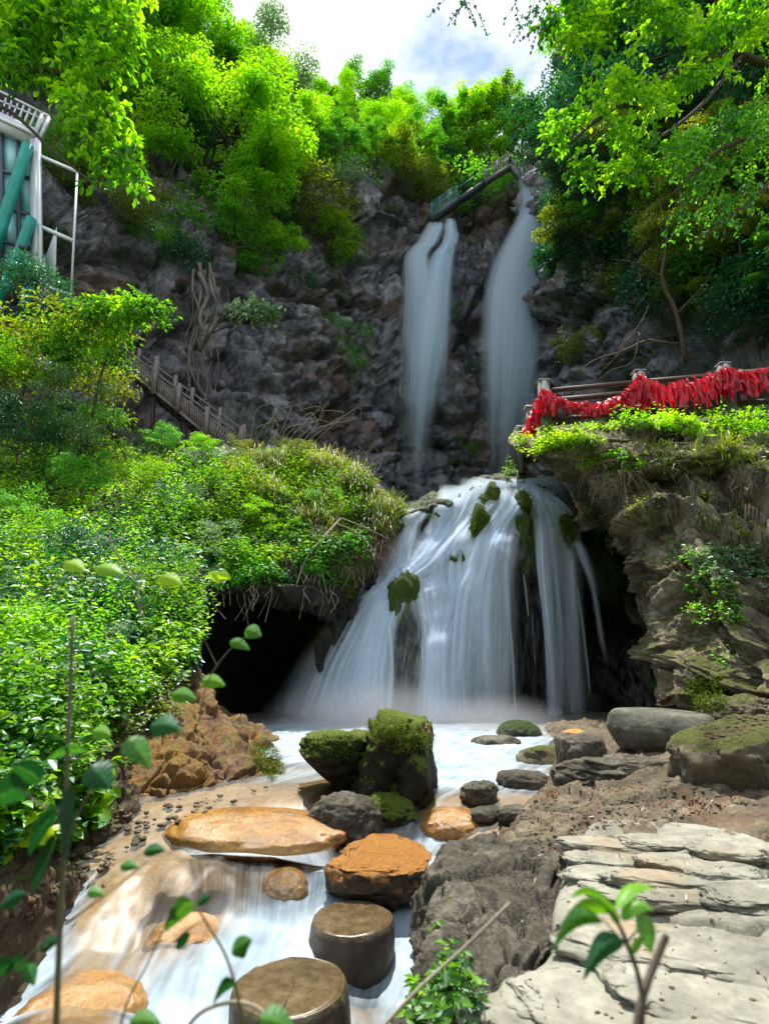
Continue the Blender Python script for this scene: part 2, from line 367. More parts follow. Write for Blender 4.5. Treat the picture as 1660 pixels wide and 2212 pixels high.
M['path'] = rock_mat('earth_path', ((.05, .040, .025), (.13, .105, .065), (.27, .22, .15)), scale=3., moss=.0, bump=.6, stain=(.17, .085, .05), stain_amt=-.15)
M['ochre'] = rock_mat('ochre_tufa', ((.12, .06, .018), (.24, .125, .035), (.33, .20, .085)), scale=2.6, moss=0, bump=.25, rough=.5, crack=.08, spec=.6)
M['wet_ochre'] = rock_mat('wet_ochre_rock', ((.16, .07, .014), (.30, .14, .024), (.37, .21, .065)), scale=3.2, moss=0, bump=.35, rough=.34, crack=.0, spec=.7, stain=(.22, .15, .08), stain_amt=-.2)
M['pale'] = rock_mat('pale_limestone', ((.13, .13, .10), (.25, .245, .19), (.35, .34, .28)), scale=1.6, moss=.0, mosscol=((.12, .14, .06), (.24, .25, .12)), bump=.35, crack=.12, strata=1.5, stain=(.34, .24, .14), stain_amt=-.45)
M['boulder'] = rock_mat('mossy_boulder', ((.010, .009, .007), (.04, .035, .025), (.11, .095, .06)), scale=2.4, moss=.7, mosscol=((.05, .09, .006), (.20, .26, .02)), bump=1.0)
M['grey'] = rock_mat('grey_rock', ((.045, .040, .028), (.13, .115, .085), (.30, .27, .21)), scale=2.4, moss=.2, moss_lo=.72, mosscol=((.06, .08, .02), (.16, .17, .05)), bump=.9)
M['orange'] = rock_mat('orange_topped_rock', ((.16, .06, .015), (.42, .17, .03), (.60, .30, .06)), scale=2.2, bump=.5, rough=.55, spec=.5)
M['orange_top'] = rock_mat('orange_algae_rock', ((.02, .014, .008), (.07, .045, .022), (.14, .10, .05)), scale=2.2, moss=1.0, moss_lo=.62, mosscol=((.20, .075, .010), (.44, .19, .022)), bump=.6, rough=.5, spec=.5)
M['drum'] = rock_mat('drum_stone', ((.03, .032, .022), (.075, .075, .055), (.16, .155, .12)), scale=1.8, moss=.12, moss_lo=.68, mosscol=((.08, .12, .05), (.20, .24, .12)), bump=.35, crack=.05, stain=(.42, .40, .35), stain_amt=-.35)
M['step_side'] = rock_mat('stepping_stone', ((.03, .022, .014), (.085, .062, .04), (.16, .12, .08)), scale=2.2, moss=.3, bump=.5, crack=.1, rough=.5)
M['step_top'] = rock_mat('stepping_stone_top', ((.05, .032, .012), (.085, .056, .024), (.12, .082, .038)), scale=2.0, bump=.12, crack=.05, rough=.35, spec=.5)
M['falls'] = falls_mat('cascade_water', col=(.80, .90, 1.0), lo=.08, hi=.80, sc=(30., .45), trans=.5)
M['mist'] = falls_mat('fine_spray', gain=.6, lo=.42, hi=1.05, sc=(90., 3.), trans=.5)
M['curtain'] = falls_mat('small_fall_water', col=(.62, .72, .80), lo=.2, hi=.8, sc=(95., 1.6), trans=.4)
M['far_falls'] = falls_mat('upper_fall_water', col=(.74, .88, 1.0), sc=(6., .05), lo=.02, hi=.82, trans=.55)
M['stream'] = stream_mat('stream_water')
M['bark'] = plain('bark', (.09, .07, .05), .9, var=.5, scale=10, bump=.6)
M['palebark'] = plain('pale_bark', (.34, .29, .22), .85, var=.4, scale=14, bump=.6)
M['twig'] = plain('green_stem', (.13, .12, .06), .7, var=.3)
M['wood'] = plain('weathered_rail_wood', (.24, .19, .18), .75, var=.4, scale=12, bump=.4)
M['dkwood'] = plain('dark_rail_wood', (.085, .06, .055), .6, var=.4, scale=10, bump=.4)
M['concrete'] = plain('post_concrete', (.16, .16, .155), .8, var=.3, scale=8)
M['steel'] = plain('galvanised_steel', (.55, .57, .60), .45, metal=.2, var=.12)
M['green'] = plain('green_painted_steel', (.01, .30, .24), .35, var=.2, scale=2)
M['white'] = plain('white_panel', (.72, .76, .78), .5, var=.08)
M['teal'] = plain('teal_rail_paint', (.05, .17, .16), .5, var=.2)
# leaves
M['lime'] = leaf_mat('lime_leaves', (.05, .21, .004), (.17, .48, .008), (.40, .67, .014), trans=.58, gloss=.03)
M['mid'] = leaf_mat('mid_green_leaves', (.025, .16, .012), (.09, .38, .018), (.24, .56, .025), trans=.48)
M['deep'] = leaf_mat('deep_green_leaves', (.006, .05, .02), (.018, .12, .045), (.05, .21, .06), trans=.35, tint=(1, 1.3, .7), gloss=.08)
M['silver'] = leaf_mat('silvery_leaves', (.09, .20, .08), (.24, .40, .18), (.46, .60, .36), trans=.35, tint=(1, 1.1, .7), gloss=.12)
M['olive'] = leaf_mat('olive_leaves', (.06, .10, .006), (.16, .25, .010), (.32, .40, .015), trans=.45)
M['fresh'] = leaf_mat('fresh_green_leaves', (.02, .10, .008), (.13, .35, .010), (.42, .62, .02), trans=.5, gloss=.03)
M['grass'] = leaf_mat('yellow_green_grass', (.07, .11, .008), (.18, .24, .015), (.38, .38, .05), trans=.45)
M['dry'] = leaf_mat('dry_twigs', (.10, .06, .04), (.22, .14, .09), (.40, .30, .20), trans=.2, tint=(1, 1, .8))
M['bigleaf'] = leaf_mat('broad_leaf', (.005, .05, .02), (.015, .13, .035), (.16, .40, .02), trans=.4, gloss=.03)
M['ribbon'] = leaf_mat('red_cloth', (.35, .002, .012), (.62, .004, .02), (.85, .01, .04), trans=.4, gloss=.04, tint=(1.1, .8, .8), objvar=False)
def glass_mat():
    m, t, Nn, Ll = nodes('painted_sky_glass'); o = Nn('ShaderNodeOutputMaterial'); b = Nn('ShaderNodeBsdfPrincipled')
    g = Nn('ShaderNodeNewGeometry'); n = noise(Nn, Ll, g.outputs['Position'], .6, 4, .5)
    r = ramp(Nn, [(.35, (.34, .86, .92)), (.65, (.66, .97, 1.0))]); Ll(n.outputs[0], r.inputs[0]); Ll(r.outputs[0], b.inputs['Base Color'])  # bright cyan base colour stands in for sky reflected in the panes
    setin(b, Roughness=.35); b.inputs['Specular IOR Level'].default_value = .8
    tr = Nn('ShaderNodeBsdfTranslucent'); Ll(r.outputs[0], tr.inputs[0]); mm = Nn('ShaderNodeMixShader'); mm.inputs[0].default_value = .2
    Ll(b.outputs[0], mm.inputs[1]); Ll(tr.outputs[0], mm.inputs[2]); Ll(mm.outputs[0], o.inputs[0]); return m
M['glass'] = glass_mat()

M['dksteel'] = plain('dark_steel', (.08, .10, .12), .5, var=.15)
M['moss_a'] = leaf_mat('bright_moss', (.04, .08, .004), (.12, .18, .01), (.24, .30, .02), trans=.2, gloss=.02, objvar=False)
M['moss_b'] = leaf_mat('dark_moss', (.012, .03, .003), (.035, .075, .006), (.08, .14, .01), trans=.2, gloss=.02, objvar=False)
M['fill_block'] = rock_mat('fill_block_green', ((.01, .02, .006), (.03, .06, .015), (.07, .12, .03)), scale=1.0, bump=.8)
M['crack_shade'] = plain('painted_crack_shade', (.02, .014, .008), .9)

def cliff_mat():
    m, t, Nn, Ll = nodes('fractured_cliff'); g = Nn('ShaderNodeNewGeometry'); o = Nn('ShaderNodeOutputMaterial'); b = Nn('ShaderNodeBsdfPrincipled'); P_ = g.outputs['Position']
    def mapped(sc): q = Nn('ShaderNodeMapping'); q.inputs['Scale'].default_value = sc; Ll(P_, q.inputs[0]); return q.outputs[0]
    n1 = noise(Nn, Ll, mapped((.5, .5, .32)), 1., 12, .72, .8); r1 = ramp(Nn, [(.33, (.03, .03, .042)), (.44, (.17, .165, .20)), (.56, (.38, .37, .41)), (.70, (.68, .66, .67))]); Ll(n1.outputs[0], r1.inputs[0])
    n2 = noise(Nn, Ll, mapped((2.6, 2.6, .5)), 1., 8, .7, .4); r2 = ramp(Nn, [(.33, (.5, .5, .54)), (.5, (1, 1, 1)), (.68, (1.6, 1.55, 1.5))]); Ll(n2.outputs[0], r2.inputs[0])
    m1 = Nn('ShaderNodeMix'); m1.data_type = 'RGBA'; m1.blend_type = 'MULTIPLY'; m1.inputs[0].default_value = .8; Ll(r1.outputs[0], m1.inputs[6]); Ll(r2.outputs[0], m1.inputs[7]); col = m1.outputs[2]
    def layer(col, sc, lo, hi, c0, c1, amt=1.):
        n = noise(Nn, Ll, mapped(sc), 1., 8, .68); r = ramp(Nn, [(lo, (0, 0, 0)), (hi, (amt,) * 3)]); Ll(n.outputs[0], r.inputs[0])
        k = noise(Nn, Ll, P_, 5., 5, .7); rc = ramp(Nn, [(.3, c0), (.7, c1)]); Ll(k.outputs[0], rc.inputs[0])
        mm = Nn('ShaderNodeMix'); mm.data_type = 'RGBA'; Ll(r.outputs[0], mm.inputs[0]); Ll(col, mm.inputs[6]); Ll(rc.outputs[0], mm.inputs[7]); return mm.outputs[2]
    col = layer(col, (.21, .21, .3), .53, .62, (.18, .095, .07), (.42, .27, .20), .75)
    col = layer(col, (.3, .3, .25), .55, .64, (.02, .045, .012), (.09, .14, .04), .85)
    col = layer(col, (1.5, 1.5, .12), .60, .68, (.03, .03, .035), (.06, .06, .07), .7)
    Ll(col, b.inputs['Base Color']); setin(b, Roughness=.8)
    h1 = noise(Nn, Ll, mapped((1.6, 1.6, .9)), 1., 14, .78); v = Nn('ShaderNodeTexVoronoi'); v.feature = 'F1'; v.inputs['Scale'].default_value = 1.; v.distance = 'CHEBYCHEV'
    dd = Nn('ShaderNodeMix'); dd.data_type = 'VECTOR'; dd.inputs[0].default_value = .4; Ll(mapped((1.1, 1.1, 1.7)), dd.inputs[4]); Ll(h1.outputs[1], dd.inputs[5]); Ll(dd.outputs[1], v.inputs['Vector'])
    a = Nn('ShaderNodeMath'); a.operation = 'MULTIPLY_ADD'; Ll(v.outputs[0], a.inputs[0]); a.inputs[1].default_value = .5; Ll(h1.outputs[0], a.inputs[2])
    bp = Nn('ShaderNodeBump'); bp.inputs['Strength'].default_value = 1.; bp.inputs['Distance'].default_value = .5; Ll(a.outputs[0], bp.inputs['Height']); Ll(bp.outputs[0], b.inputs['Normal'])
    Ll(b.outputs[0], o.inputs[0]); return m
M['cliff'] = cliff_mat()
def mist_mat():
    m, t, Nn, Ll = nodes('spray_mist'); o = Nn('ShaderNodeOutputMaterial'); tc_ = Nn('ShaderNodeTexCoord'); ln = Nn('ShaderNodeVectorMath'); ln.operation = 'LENGTH'; Ll(tc_.outputs['Object'], ln.inputs[0])
    mr = Nn('ShaderNodeMapRange'); mr.interpolation_type = 'SMOOTHSTEP'; mr.inputs[1].default_value = 1.; mr.inputs[2].default_value = .15; mr.inputs[3].default_value = 0; mr.inputs[4].default_value = .75; Ll(ln.outputs['Value'], mr.inputs[0])
    v = Nn('ShaderNodeVolumePrincipled'); v.inputs['Color'].default_value = (.9, .94, 1, 1); Ll(mr.outputs[0], v.inputs['Density']); Ll(v.outputs[0], o.inputs['Volume']); return m
M['mistvol'] = mist_mat()
M['moss_rock'] = rock_mat('moss_covered_rock', ((.012, .014, .006), (.03, .04, .012), (.07, .08, .03)), scale=2.6, moss=1.4, moss_lo=.5, mosscol=((.02, .045, .004), (.09, .14, .012)), bump=1.0)
M['rootgrey'] = plain('grey_root_bark', (.17, .145, .12), .9, var=.5, scale=6, bump=.8)
M['greystone'] = plain('grey_cap', (.24, .245, .25), .7)
# ------------------------------------------------------------------ large structure
def PP(c):
    p = P(*c[:3])
    if len(c) > 3: p = np.array((p[0], p[1], c[3]))
    return p
def wgrid(rows): return [[PP(c) for c in r] for r in rows]

# ground under everything
g_ = 120.
link('ground', mesh('ground', [(-g_, -g_, -1.2), (g_, -g_, -1.2), (g_, g_, -1.2), (-g_, g_, -1.2)], np.array([(0, 1, 2, 3)]), False), M['soil'])['kind'] = 'structure'

def cliff_disp(V, n, U, W):
    p = V.copy(); big = fbm(p * .11, 3, 5) * 1.6
    st = V * np.array((.22, .22, .26)); blocks, edge, cid = cells(st + fbm(V * .2, 2, 9)[:, None] * .6, 3)
    d = big + (cid - .5) * 2.0 - np.clip(.12 - edge, 0, .12) * 5
    q = V * np.array((.62, .62, .8)); bv, ev, cv = cells(V * np.array((.42, .42, .13)) + fbm(V * .25, 2, 49)[:, None] * .4, 47)
    b2, e2, c2 = cells(q + fbm(V * .7, 2, 19)[:, None] * .5, 13)
    q3 = V * np.array((1.6, 1.6, 2.0)); b3_, e3_, c3_ = cells(q3 + fbm(V * 1.4, 2, 29)[:, None] * .35, 15)
    tz = V[:, 2] * .55 + V[:, 0] * .08 + fbm(V * .15, 2, 41) * 2.; saw = tz - np.floor(tz)
    d = d + (cv - .5) * 1.5 - np.clip(.07 - ev, 0, .07) * 9 + (c2 - .5) * .6 - np.clip(.1 - e2, 0, .1) * 2.2 + (c3_ - .5) * .30 + (1 - saw) ** 2 * .45 + ridge(V * 1.1, 4, 31) * .13 + fbm(V * 3.4, 3, 77) * .10
    sc_ = np.clip(V[:, 1] / 30., .45, 1.0)
    return d * sc_
CX = [-350, -100, 120, 300, 470, 640, 780, 900, 1010, 1130, 1220, 1330, 1480, 1660, 1900]
CY = [13, 15, 19, 23, 26, 29, 33, 36, 37.5, 36, 31, 25, 20, 16, 13]
rim = [430, 430, 430, 420, 420, 420, 410, 425, 462, 385, 375, 400, 400, 400, 400]
skyl = [-500, -400, -170, 30, 175, 275, 255, 278, 330, 330, 210, -120, -300, -400, -500]
kk = [1.2, 1.2, 1.25, 1.3, 1.5, 1.7, 1.7, 1.6, 1.45, 1.4, 1.3, 1.2, 1.2, 1.2, 1.2]
rows = []
for f, add in ((1180, 0), (1040, .2), (900, 0), (760, .4), (620, .2), (510, .5)):
    rows.append([(x, f, y + add) for x, y in zip(CX, CY)])
rows.append([(x, r_, y + .8) for x, y, r_ in zip(CX, CY, rim)])
rows.append([(x, r_ - 14 + (s - r_) * .25, y * (1 + (k - 1) * .45)) for x, y, r_, s, k in zip(CX, CY, rim, skyl, kk)])
rows.append([(x, r_ + (s - r_) * .7, y * (1 + (k - 1) * .8)) for x, y, r_, s, k in zip(CX, CY, rim, skyl, kk)])
rows.append([(x, s, y * k) for x, y, s, k in zip(CX, CY, skyl, kk)])
rows.append([(x, s + 40, y * k * 1.3) for x, y, s, k in zip(CX, CY, skyl, kk)])
patch('cliff_terrain', rows, 430, 300, cliff_disp, M['cliff'])

def rk(a, s, seed, c=0.5, strata=1.0):
    def f(V, n, U, W):
        f1, e, cid = cells(V * np.array((1, 1, strata)) * s * .8 + fbm(V * s * .8, 2, seed + 1)[:, None] * .5, seed)
        return a * (fbm(V * s * .45, 3, seed + 2) * 1.0 + c * (cid - .5) - c * 3 * np.clip(.09 - e, 0, .09) * 2 + ridge(V * s * 2.2, 4, seed + 3) * .28 + fbm(V * s * 9, 3, seed + 4) * .10)
    return f

fill_block_rows = [[(-14, -3, -1), (-6, -4.5, -1), (2, -5, -1), (9, -4.5, -1), (16, -3, -1)], [(-16, -5, 5), (-7, -8, 4), (2, -9, 4), (10, -8, 4), (18, -5, 5)], [(-20, -10, 14), (-9, -14, 12), (2, -15, 12), (12, -14, 12), (22, -10, 14)], [(-30, -22, 20), (-12, -26, 18), (2, -28, 18), (15, -26, 18), (32, -22, 20)]]
patch('fill_block_slope', fill_block_rows, 60, 50, lambda V, n, U, W: fbm(V * .3, 4, 300) * 1.2, M['fill_block'], world=True, collide=False)  # unseen slope added behind the camera to block sky fill on front faces
# valley floor behind the cascade crest
patch('valley_floor', [[(-24, 11.8, 5.2), (-6, 12.4, 4.6), (1, 12.6, 4.3), (6, 12.4, 4.8), (22, 12, 5.2)], [(-24, 45, 6), (-6, 45, 6), (1, 45, 6), (6, 45, 6), (24, 45, 6)]], 80, 60, rk(.5, .8, 40), M['dark'], world=True)

# cave wall behind cascade, mound and right bank
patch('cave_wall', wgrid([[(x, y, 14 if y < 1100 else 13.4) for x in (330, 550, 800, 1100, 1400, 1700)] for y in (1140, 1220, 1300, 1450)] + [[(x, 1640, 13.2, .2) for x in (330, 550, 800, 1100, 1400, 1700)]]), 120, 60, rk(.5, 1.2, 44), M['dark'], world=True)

# tufa body that the cascade runs over
BR = [
 [(860, 1110, 13), (900, 1088, 13), (960, 1058, 13), (1030, 1042, 13), (1090, 1036, 13), (1150, 1034, 13), (1200, 1050, 13), (1245, 1095, 13), (1285, 1140, 13), (1330, 1190, 13)],
 [(850, 1118, 11.2), (900, 1092, 11.3), (960, 1062, 11.4), (1030, 1046, 11.5), (1090, 1040, 11.5), (1150, 1038, 11.5), (1200, 1054, 11.4), (1245, 1100, 11.4), (1285, 1145, 11.4), (1330, 1200, 11.6)],
 [(825, 1190, 11.0), (885, 1175, 10.9), (950, 1150, 10.9), (1010, 1140, 10.9), (1070, 1120, 10.9), (1140, 1110, 11), (1200, 1120, 11), (1255, 1160, 11.1), (1300, 1200, 11.1), (1345, 1260, 11.5)],
 [(800, 1270, 10.8), (855, 1255, 10.5), (925, 1245, 10.5), (985, 1250, 10.4), (1040, 1230, 10.5), (1110, 1190, 10.7), (1190, 1190, 10.8), (1260, 1230, 10.9), (1315, 1270, 11), (1360, 1320, 11.5)],
 [(745, 1350, 10.6), (800, 1340, 10.2), (880, 1340, 10.1), (950, 1360, 10.05), (1010, 1330, 10.3), (1075, 1245, 11), (1180, 1240, 11.1), (1270, 1280, 11.3), (1330, 1320, 11.4), (1375, 1370, 11.8)],
 [(700, 1450, 10.4), (760, 1450, 10.0), (840, 1450, 9.95), (930, 1460, 9.9), (1000, 1450, 10.3), (1060, 1290, 12.2), (1180, 1290, 12.3), (1270, 1330, 12.4), (1350, 1370, 12.4), (1390, 1400, 12.6)],
 [(660, 1600, 10.2), (720, 1600, 9.8), (800, 1600, 9.75), (920, 1610, 9.7), (990, 1610, 10.2), (1050, 1560, 12.9), (1180, 1580, 13), (1280, 1580, 13), (1380, 1580, 12.7), (1420, 1580, 12.7)]]
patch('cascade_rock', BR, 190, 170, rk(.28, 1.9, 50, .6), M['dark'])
BODY = BVHTree.FromPolygons([Vector(v) for v in TERRAIN[-1][0]], TERRAIN[-1][1].tolist())

# left mound with its overhang
LM = [
 [(380, 985, 17), (480, 978, 17), (580, 985, 17), (680, 985, 16), (780, 1030, 15), (860, 1085, 14.5), (915, 1108, 14)],
 [(380, 985, 14), (480, 978, 13.6), (580, 985, 13), (680, 985, 12.6), (780, 1030, 12.2), (855, 1085, 11.8), (900, 1110, 11.6)],
 [(330, 1050, 11.5), (450, 1050, 11.3), (570, 1060, 11.2), (690, 1080, 11.1), (780, 1110, 11), (835, 1135, 10.9), (865, 1150, 10.9)],
 [(330, 1170, 9.6), (440, 1170, 9.8), (560, 1170, 9.9), (670, 1180, 10), (745, 1190, 10.1), (790, 1200, 10.3), (825, 1200, 10.6)],
 [(340, 1280, 8.4), (440, 1275, 8.8), (550, 1265, 9.2), (650, 1265, 9.5), (710, 1280, 9.7), (745, 1290, 10), (785, 1265, 10.5)],
 [(370, 1340, 8.0), (455, 1300, 9.2), (560, 1290, 9.8), (650, 1300, 10), (700, 1340, 10), (725, 1345, 10.3), (755, 1300, 10.8)],
 [(420, 1340, 10), (480, 1320, 11.4), (560, 1310, 12.3), (650, 1320, 12.5), (710, 1350, 12.5), (740, 1340, 12.6), (770, 1300, 12.8)],
 [(440, 1560, 10.5), (500, 1560, 12), (560, 1560, 12.8), (650, 1560, 13), (710, 1560, 13), (740, 1560, 13), (770, 1560, 13)]]
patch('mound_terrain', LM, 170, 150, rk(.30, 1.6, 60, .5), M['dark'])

# left bank
xs = (-250, -80, 60, 200, 330)
LB = [[(x, yy_, y) for x, yy_, y in zip(xs + (450,), (958, 958, 958, 960, 980, 985), (17, 17, 17, 17, 17, 17))],
      [(x, yy_, y) for x, yy_, y in zip(xs + (450,), (962, 962, 962, 964, 984, 988), (14, 14, 14.5, 14.5, 14.5, 14))],
      [(x, 1090, y) for x, y in zip(xs + (445,), (10.5, 10.5, 10.8, 11, 11.2, 11.3))],
      [(x, 1200, y) for x, y in zip(xs + (440,), (8, 8, 8.3, 8.6, 9, 9.4))],
      [(x, 1320, y) for x, y in zip(xs + (435,), (6.2, 6.3, 6.6, 7, 7.6, 8.2))],
      [(x, 1450, y) for x, y in zip(xs + (430,), (4.9, 5, 5.4, 5.9, 6.5, 7.4))],
      [(x, 1580, y) for x, y in zip(xs + (430,), (4.0, 4.2, 4.6, 5.1, 5.8, 6.8))],
      [(-250, 1720, 3.4), (-80, 1720, 3.6), (40, 1720, 4.0), (150, 1720, 4.5), (260, 1720, 5.0), (390, 1690, 5.8)],
      [(-250, 1900, 2.9), (-80, 1900, 3.15), (20, 1890, 3.5), (120, 1850, 4.1), (215, 1825, 4.5), (340, 1780, 5.0)],
      [(-250, 2060, 2.5), (-80, 2040, 2.8), (20, 1985, 3.25), (150, 1915, 3.9), (240, 1870, 4.35), (350, 1815, 4.85)],
      [(-250, 2060, 2.2, -.5), (-60, 2040, 2.6, -.5), (40, 1985, 3.15, -.5), (170, 1915, 3.8, -.5), (260, 1870, 4.25, -.5), (370, 1815, 4.8, -.5)]]
patch('left_bank', wgrid(LB), 200, 240, rk(.16, 3.2, 70, .6), M['soil'], world=True)

# red-brown outcrop at the foot of the left bank
RO = [[(300, 1500, 8.5), (380, 1470, 8.5), (440, 1480, 8.7), (500, 1560, 8.9), (560, 1600, 8.9), (640, 1620, 8.9)],
      [(250, 1520, 6.3), (340, 1480, 6.9), (425, 1470, 7.4), (485, 1550, 7.6), (560, 1590, 7.5), (608, 1640, 7.3)],
      [(215, 1560, 5.7), (300, 1560, 6.0), (400, 1540, 6.3), (480, 1590, 6.7), (560, 1620, 6.7), (612, 1660, 6.6)],
      [(195, 1660, 5.0), (280, 1660, 5.2), (380, 1650, 5.5), (470, 1660, 5.8), (550, 1670, 5.9), (605, 1690, 6.0)],
      [(190, 1760, 4.7), (270, 1750, 4.9), (370, 1730, 5.2), (460, 1720, 5.5), (540, 1705, 5.7), (600, 1700, 5.9)],
      [(190, 1830, 4.5, 0), (290, 1800, 4.8, 0), (380, 1770, 5.1, 0), (470, 1745, 5.4, 0), (550, 1720, 5.6, 0), (610, 1705, 5.8, 0)]]
patch('red_outcrop_terrain', wgrid(RO), 190, 150, rk(.16, 3.6, 80, .8), M['redrock'], world=True)

# right bank: platform, face and its undercut diagonal edge
RB = [
 [(1110, 925, 16), (1120, 925, 14.5), (1200, 925, 14), (1350, 915, 13.5), (1500, 905, 13), (1700, 895, 12), (1900, 890, 11)],
 [(1115, 960, 12.5), (1105, 960, 10.8), (1190, 952, 10.3), (1320, 955, 9.9), (1480, 960, 9.5), (1680, 970, 9), (1900, 980, 8.5)],
 [(1205, 1012, 13), (1185, 1000, 11.3), (1250, 1016, 10.3), (1340, 1030, 9.4), (1490, 1050, 8.9), (1680, 1070, 8.3), (1900, 1080, 7.8)],
 [(1310, 1090, 13), (1292, 1080, 11.6), (1335, 1110, 10.1), (1380, 1130, 8.9), (1500, 1150, 8.2), (1680, 1170, 7.5), (1900, 1180, 7)],
 [(1385, 1205, 12.9), (1362, 1195, 11.2), (1395, 1225, 9.6), (1430, 1240, 8.3), (1530, 1250, 7.6), (1690, 1270, 6.9), (1900, 1290, 6.4)],
 [(1405, 1320, 12.3), (1385, 1310, 10.0), (1430, 1340, 8.6), (1490, 1340, 7.6), (1570, 1350, 7.0), (1700, 1370, 6.4), (1900, 1390, 6)],
 [(1440, 1420, 11.5), (1430, 1410, 9.2), (1468, 1430, 8), (1530, 1430, 7.1), (1600, 1440, 6.6), (1720, 1450, 6.1), (1900, 1460, 5.8)],
 [(1500, 1530, 11), (1480, 1510, 8.5), (1490, 1530, 7.4), (1540, 1530, 6.8), (1620, 1530, 6.4), (1740, 1530, 6), (1900, 1540, 5.6)]]
def crag(V, n, U, W):
    t = (V[:, 2] + .75 * V[:, 0]) * .85 + V[:, 1] * .2 + fbm(V * .5, 3, 91) * 1.5; saw = t - np.floor(t)
    t2 = (V[:, 2] + .5 * V[:, 0]) * 2.9 + fbm(V * 1.1, 3, 92) * 1.6; s2 = t2 - np.floor(t2)
    f1, e_, cid = cells(V * np.array((1.1, 1.1, 1.5)) + fbm(V * 1.2, 3, 93)[:, None] * .8, 94)
    return np.clip((U - .16) / .16, .12, 1) * np.clip((W - .05) / .12, .15, 1) * (.34 * (1 - saw) ** 2 + .06 * (1 - s2) ** 2 + .32 * (cid - .5) + .26 * fbm(V * .9, 3, 95) + .20 * ridge(V * 2.4, 5, 96) + .06 * fbm(V * 9, 4, 97))
patch('right_bank', RB, 300, 230, crag, M['bank'])

# earth path on the right
PG = [[(1150, 1580, 9.0, .2), (1190, 1560, 9.0), (1300, 1560, 8), (1420, 1545, 7.6), (1520, 1510, 7.4), (1660, 1480, 7), (1850, 1470, 6.8)],
      [(1170, 1650, 6.3, .2), (1205, 1640, 6.3), (1300, 1625, 5.9), (1420, 1612, 5.5), (1540, 1590, 5.3), (1660, 1560, 5.0), (1850, 1550, 4.8)],
      [(1140, 1720, 5.0, .2), (1185, 1705, 5.0), (1290, 1700, 4.6), (1400, 1690, 4.3), (1500, 1680, 4.1), (1660, 1680, 3.9), (1850, 1680, 3.8)],
      [(1070, 1790, 4.3, .1), (1110, 1780, 4.3), (1200, 1790, 3.9), (1300, 1785, 3.6), (1450, 1780, 3.4), (1660, 1790, 3.2), (1850, 1800, 3.1)],
      [(1010, 1860, 3.8, -.1), (1060, 1850, 3.8), (1150, 1880, 3.4), (1250, 1900, 3.0), (1450, 1950, 2.7), (1660, 1980, 2.5), (1850, 2000, 2.4)]]
patch('path', wgrid(PG), 200, 150, rk(.07, 5.0, 100, .8), M['path'], world=True)

# ------------------------------------------------------------------ stream bed and water
CP = [(560,1572,.5),(800,1565,.5),(1000,1565,.5),(1200,1565,.52),(1300,1575,.52),(700,1600,.49),(900,1620,.49),(700,1640,.48),(1150,1640,.5),(1060,1640,.49),
 (620,1680,.46),(520,1720,.44),(450,1740,.42),(400,1790,.40),(550,1790,.42),(680,1790,.41),(390,1840,.31),(550,1845,.35),(700,1855,.30),(470,1848,.33),
 (350,1880,.20),(420,1893,.12),(550,1893,.10),(640,1890,.14),(250,1860,.24),(300,1800,.36),(200,1900,.2),(100,1950,.16),
 (200,1950,.15),(100,2000,.09),(300,1930,.18),(400,1940,.15),(500,1960,.15),(610,1925,.19),(400,2010,.11),(500,2040,.03),(620,1985,.05),(700,1905,.12),(690,1980,-.04),(350,2050,.02),(240,2040,.06),
 (450,2120,-.14),(600,2070,-.13),(300,2090,-.09),(720,2050,-.14),(40,2080,-.02),(-60,2120,-.08),(870,2060,-.14),(800,2212,-.16),(500,2212,-.17),(170,2170,0.03),(120,2240,.03),(250,2230,.0),(-80,2220,-.1),(340,2200,-.14),(330,2400,-.2),(900,2400,-.2),
 (950,1700,.44),(1090,1720,.46),(960,1780,.38),(1040,1790,.38),(960,1825,.34),(1020,1845,.32),(940,1870,.16),(985,1880,.18),(900,1950,-.02),(880,2010,-.12),(800,1750,.4),(760,1810,.33),(830,1950,.0),(780,1880,.1)]
W = np.array([PZ(*c) for c in CP]); cx, cz = W[:, :2], W[:, 2]
bw = .052 * W[:, 1] * (1 + .35 * (W[:, 1] > 5))
def level(xy):
    o_ = np.empty(len(xy))
    for s in range(0, len(xy), 20000):
        q = xy[s:s + 20000]; d2 = ((q[:, None] - cx[None]) ** 2).sum(2)
        k = np.exp(-d2 / (2 * bw ** 2)[None]) + 2e-4 / (d2 + .02) ** 1.5
        o_[s:s + 20000] = (k * cz).sum(1) / k.sum(1)
    return o_
nu, nv = 350, 370
ty = np.exp(np.linspace(math.log(2.3), math.log(13.2), nv))
tx = np.linspace(-1, 1, nu)
X = tx[None] * (ty[:, None] * .55 + 1.6) + (-.9 + ty[:, None] * .09); Yg = np.repeat(ty[:, None], nu, 1)
XY = np.stack([X.ravel(), Yg.ravel()], 1)
H = level(XY)
e = .02
gx = (level(XY + (e, 0)) - level(XY - (e, 0))) / (2 * e); gy = (level(XY + (0, e)) - level(XY - (0, e))) / (2 * e)
slope = np.hypot(gx, gy)
Fx, Fy = -gx - .10, -gy - .18
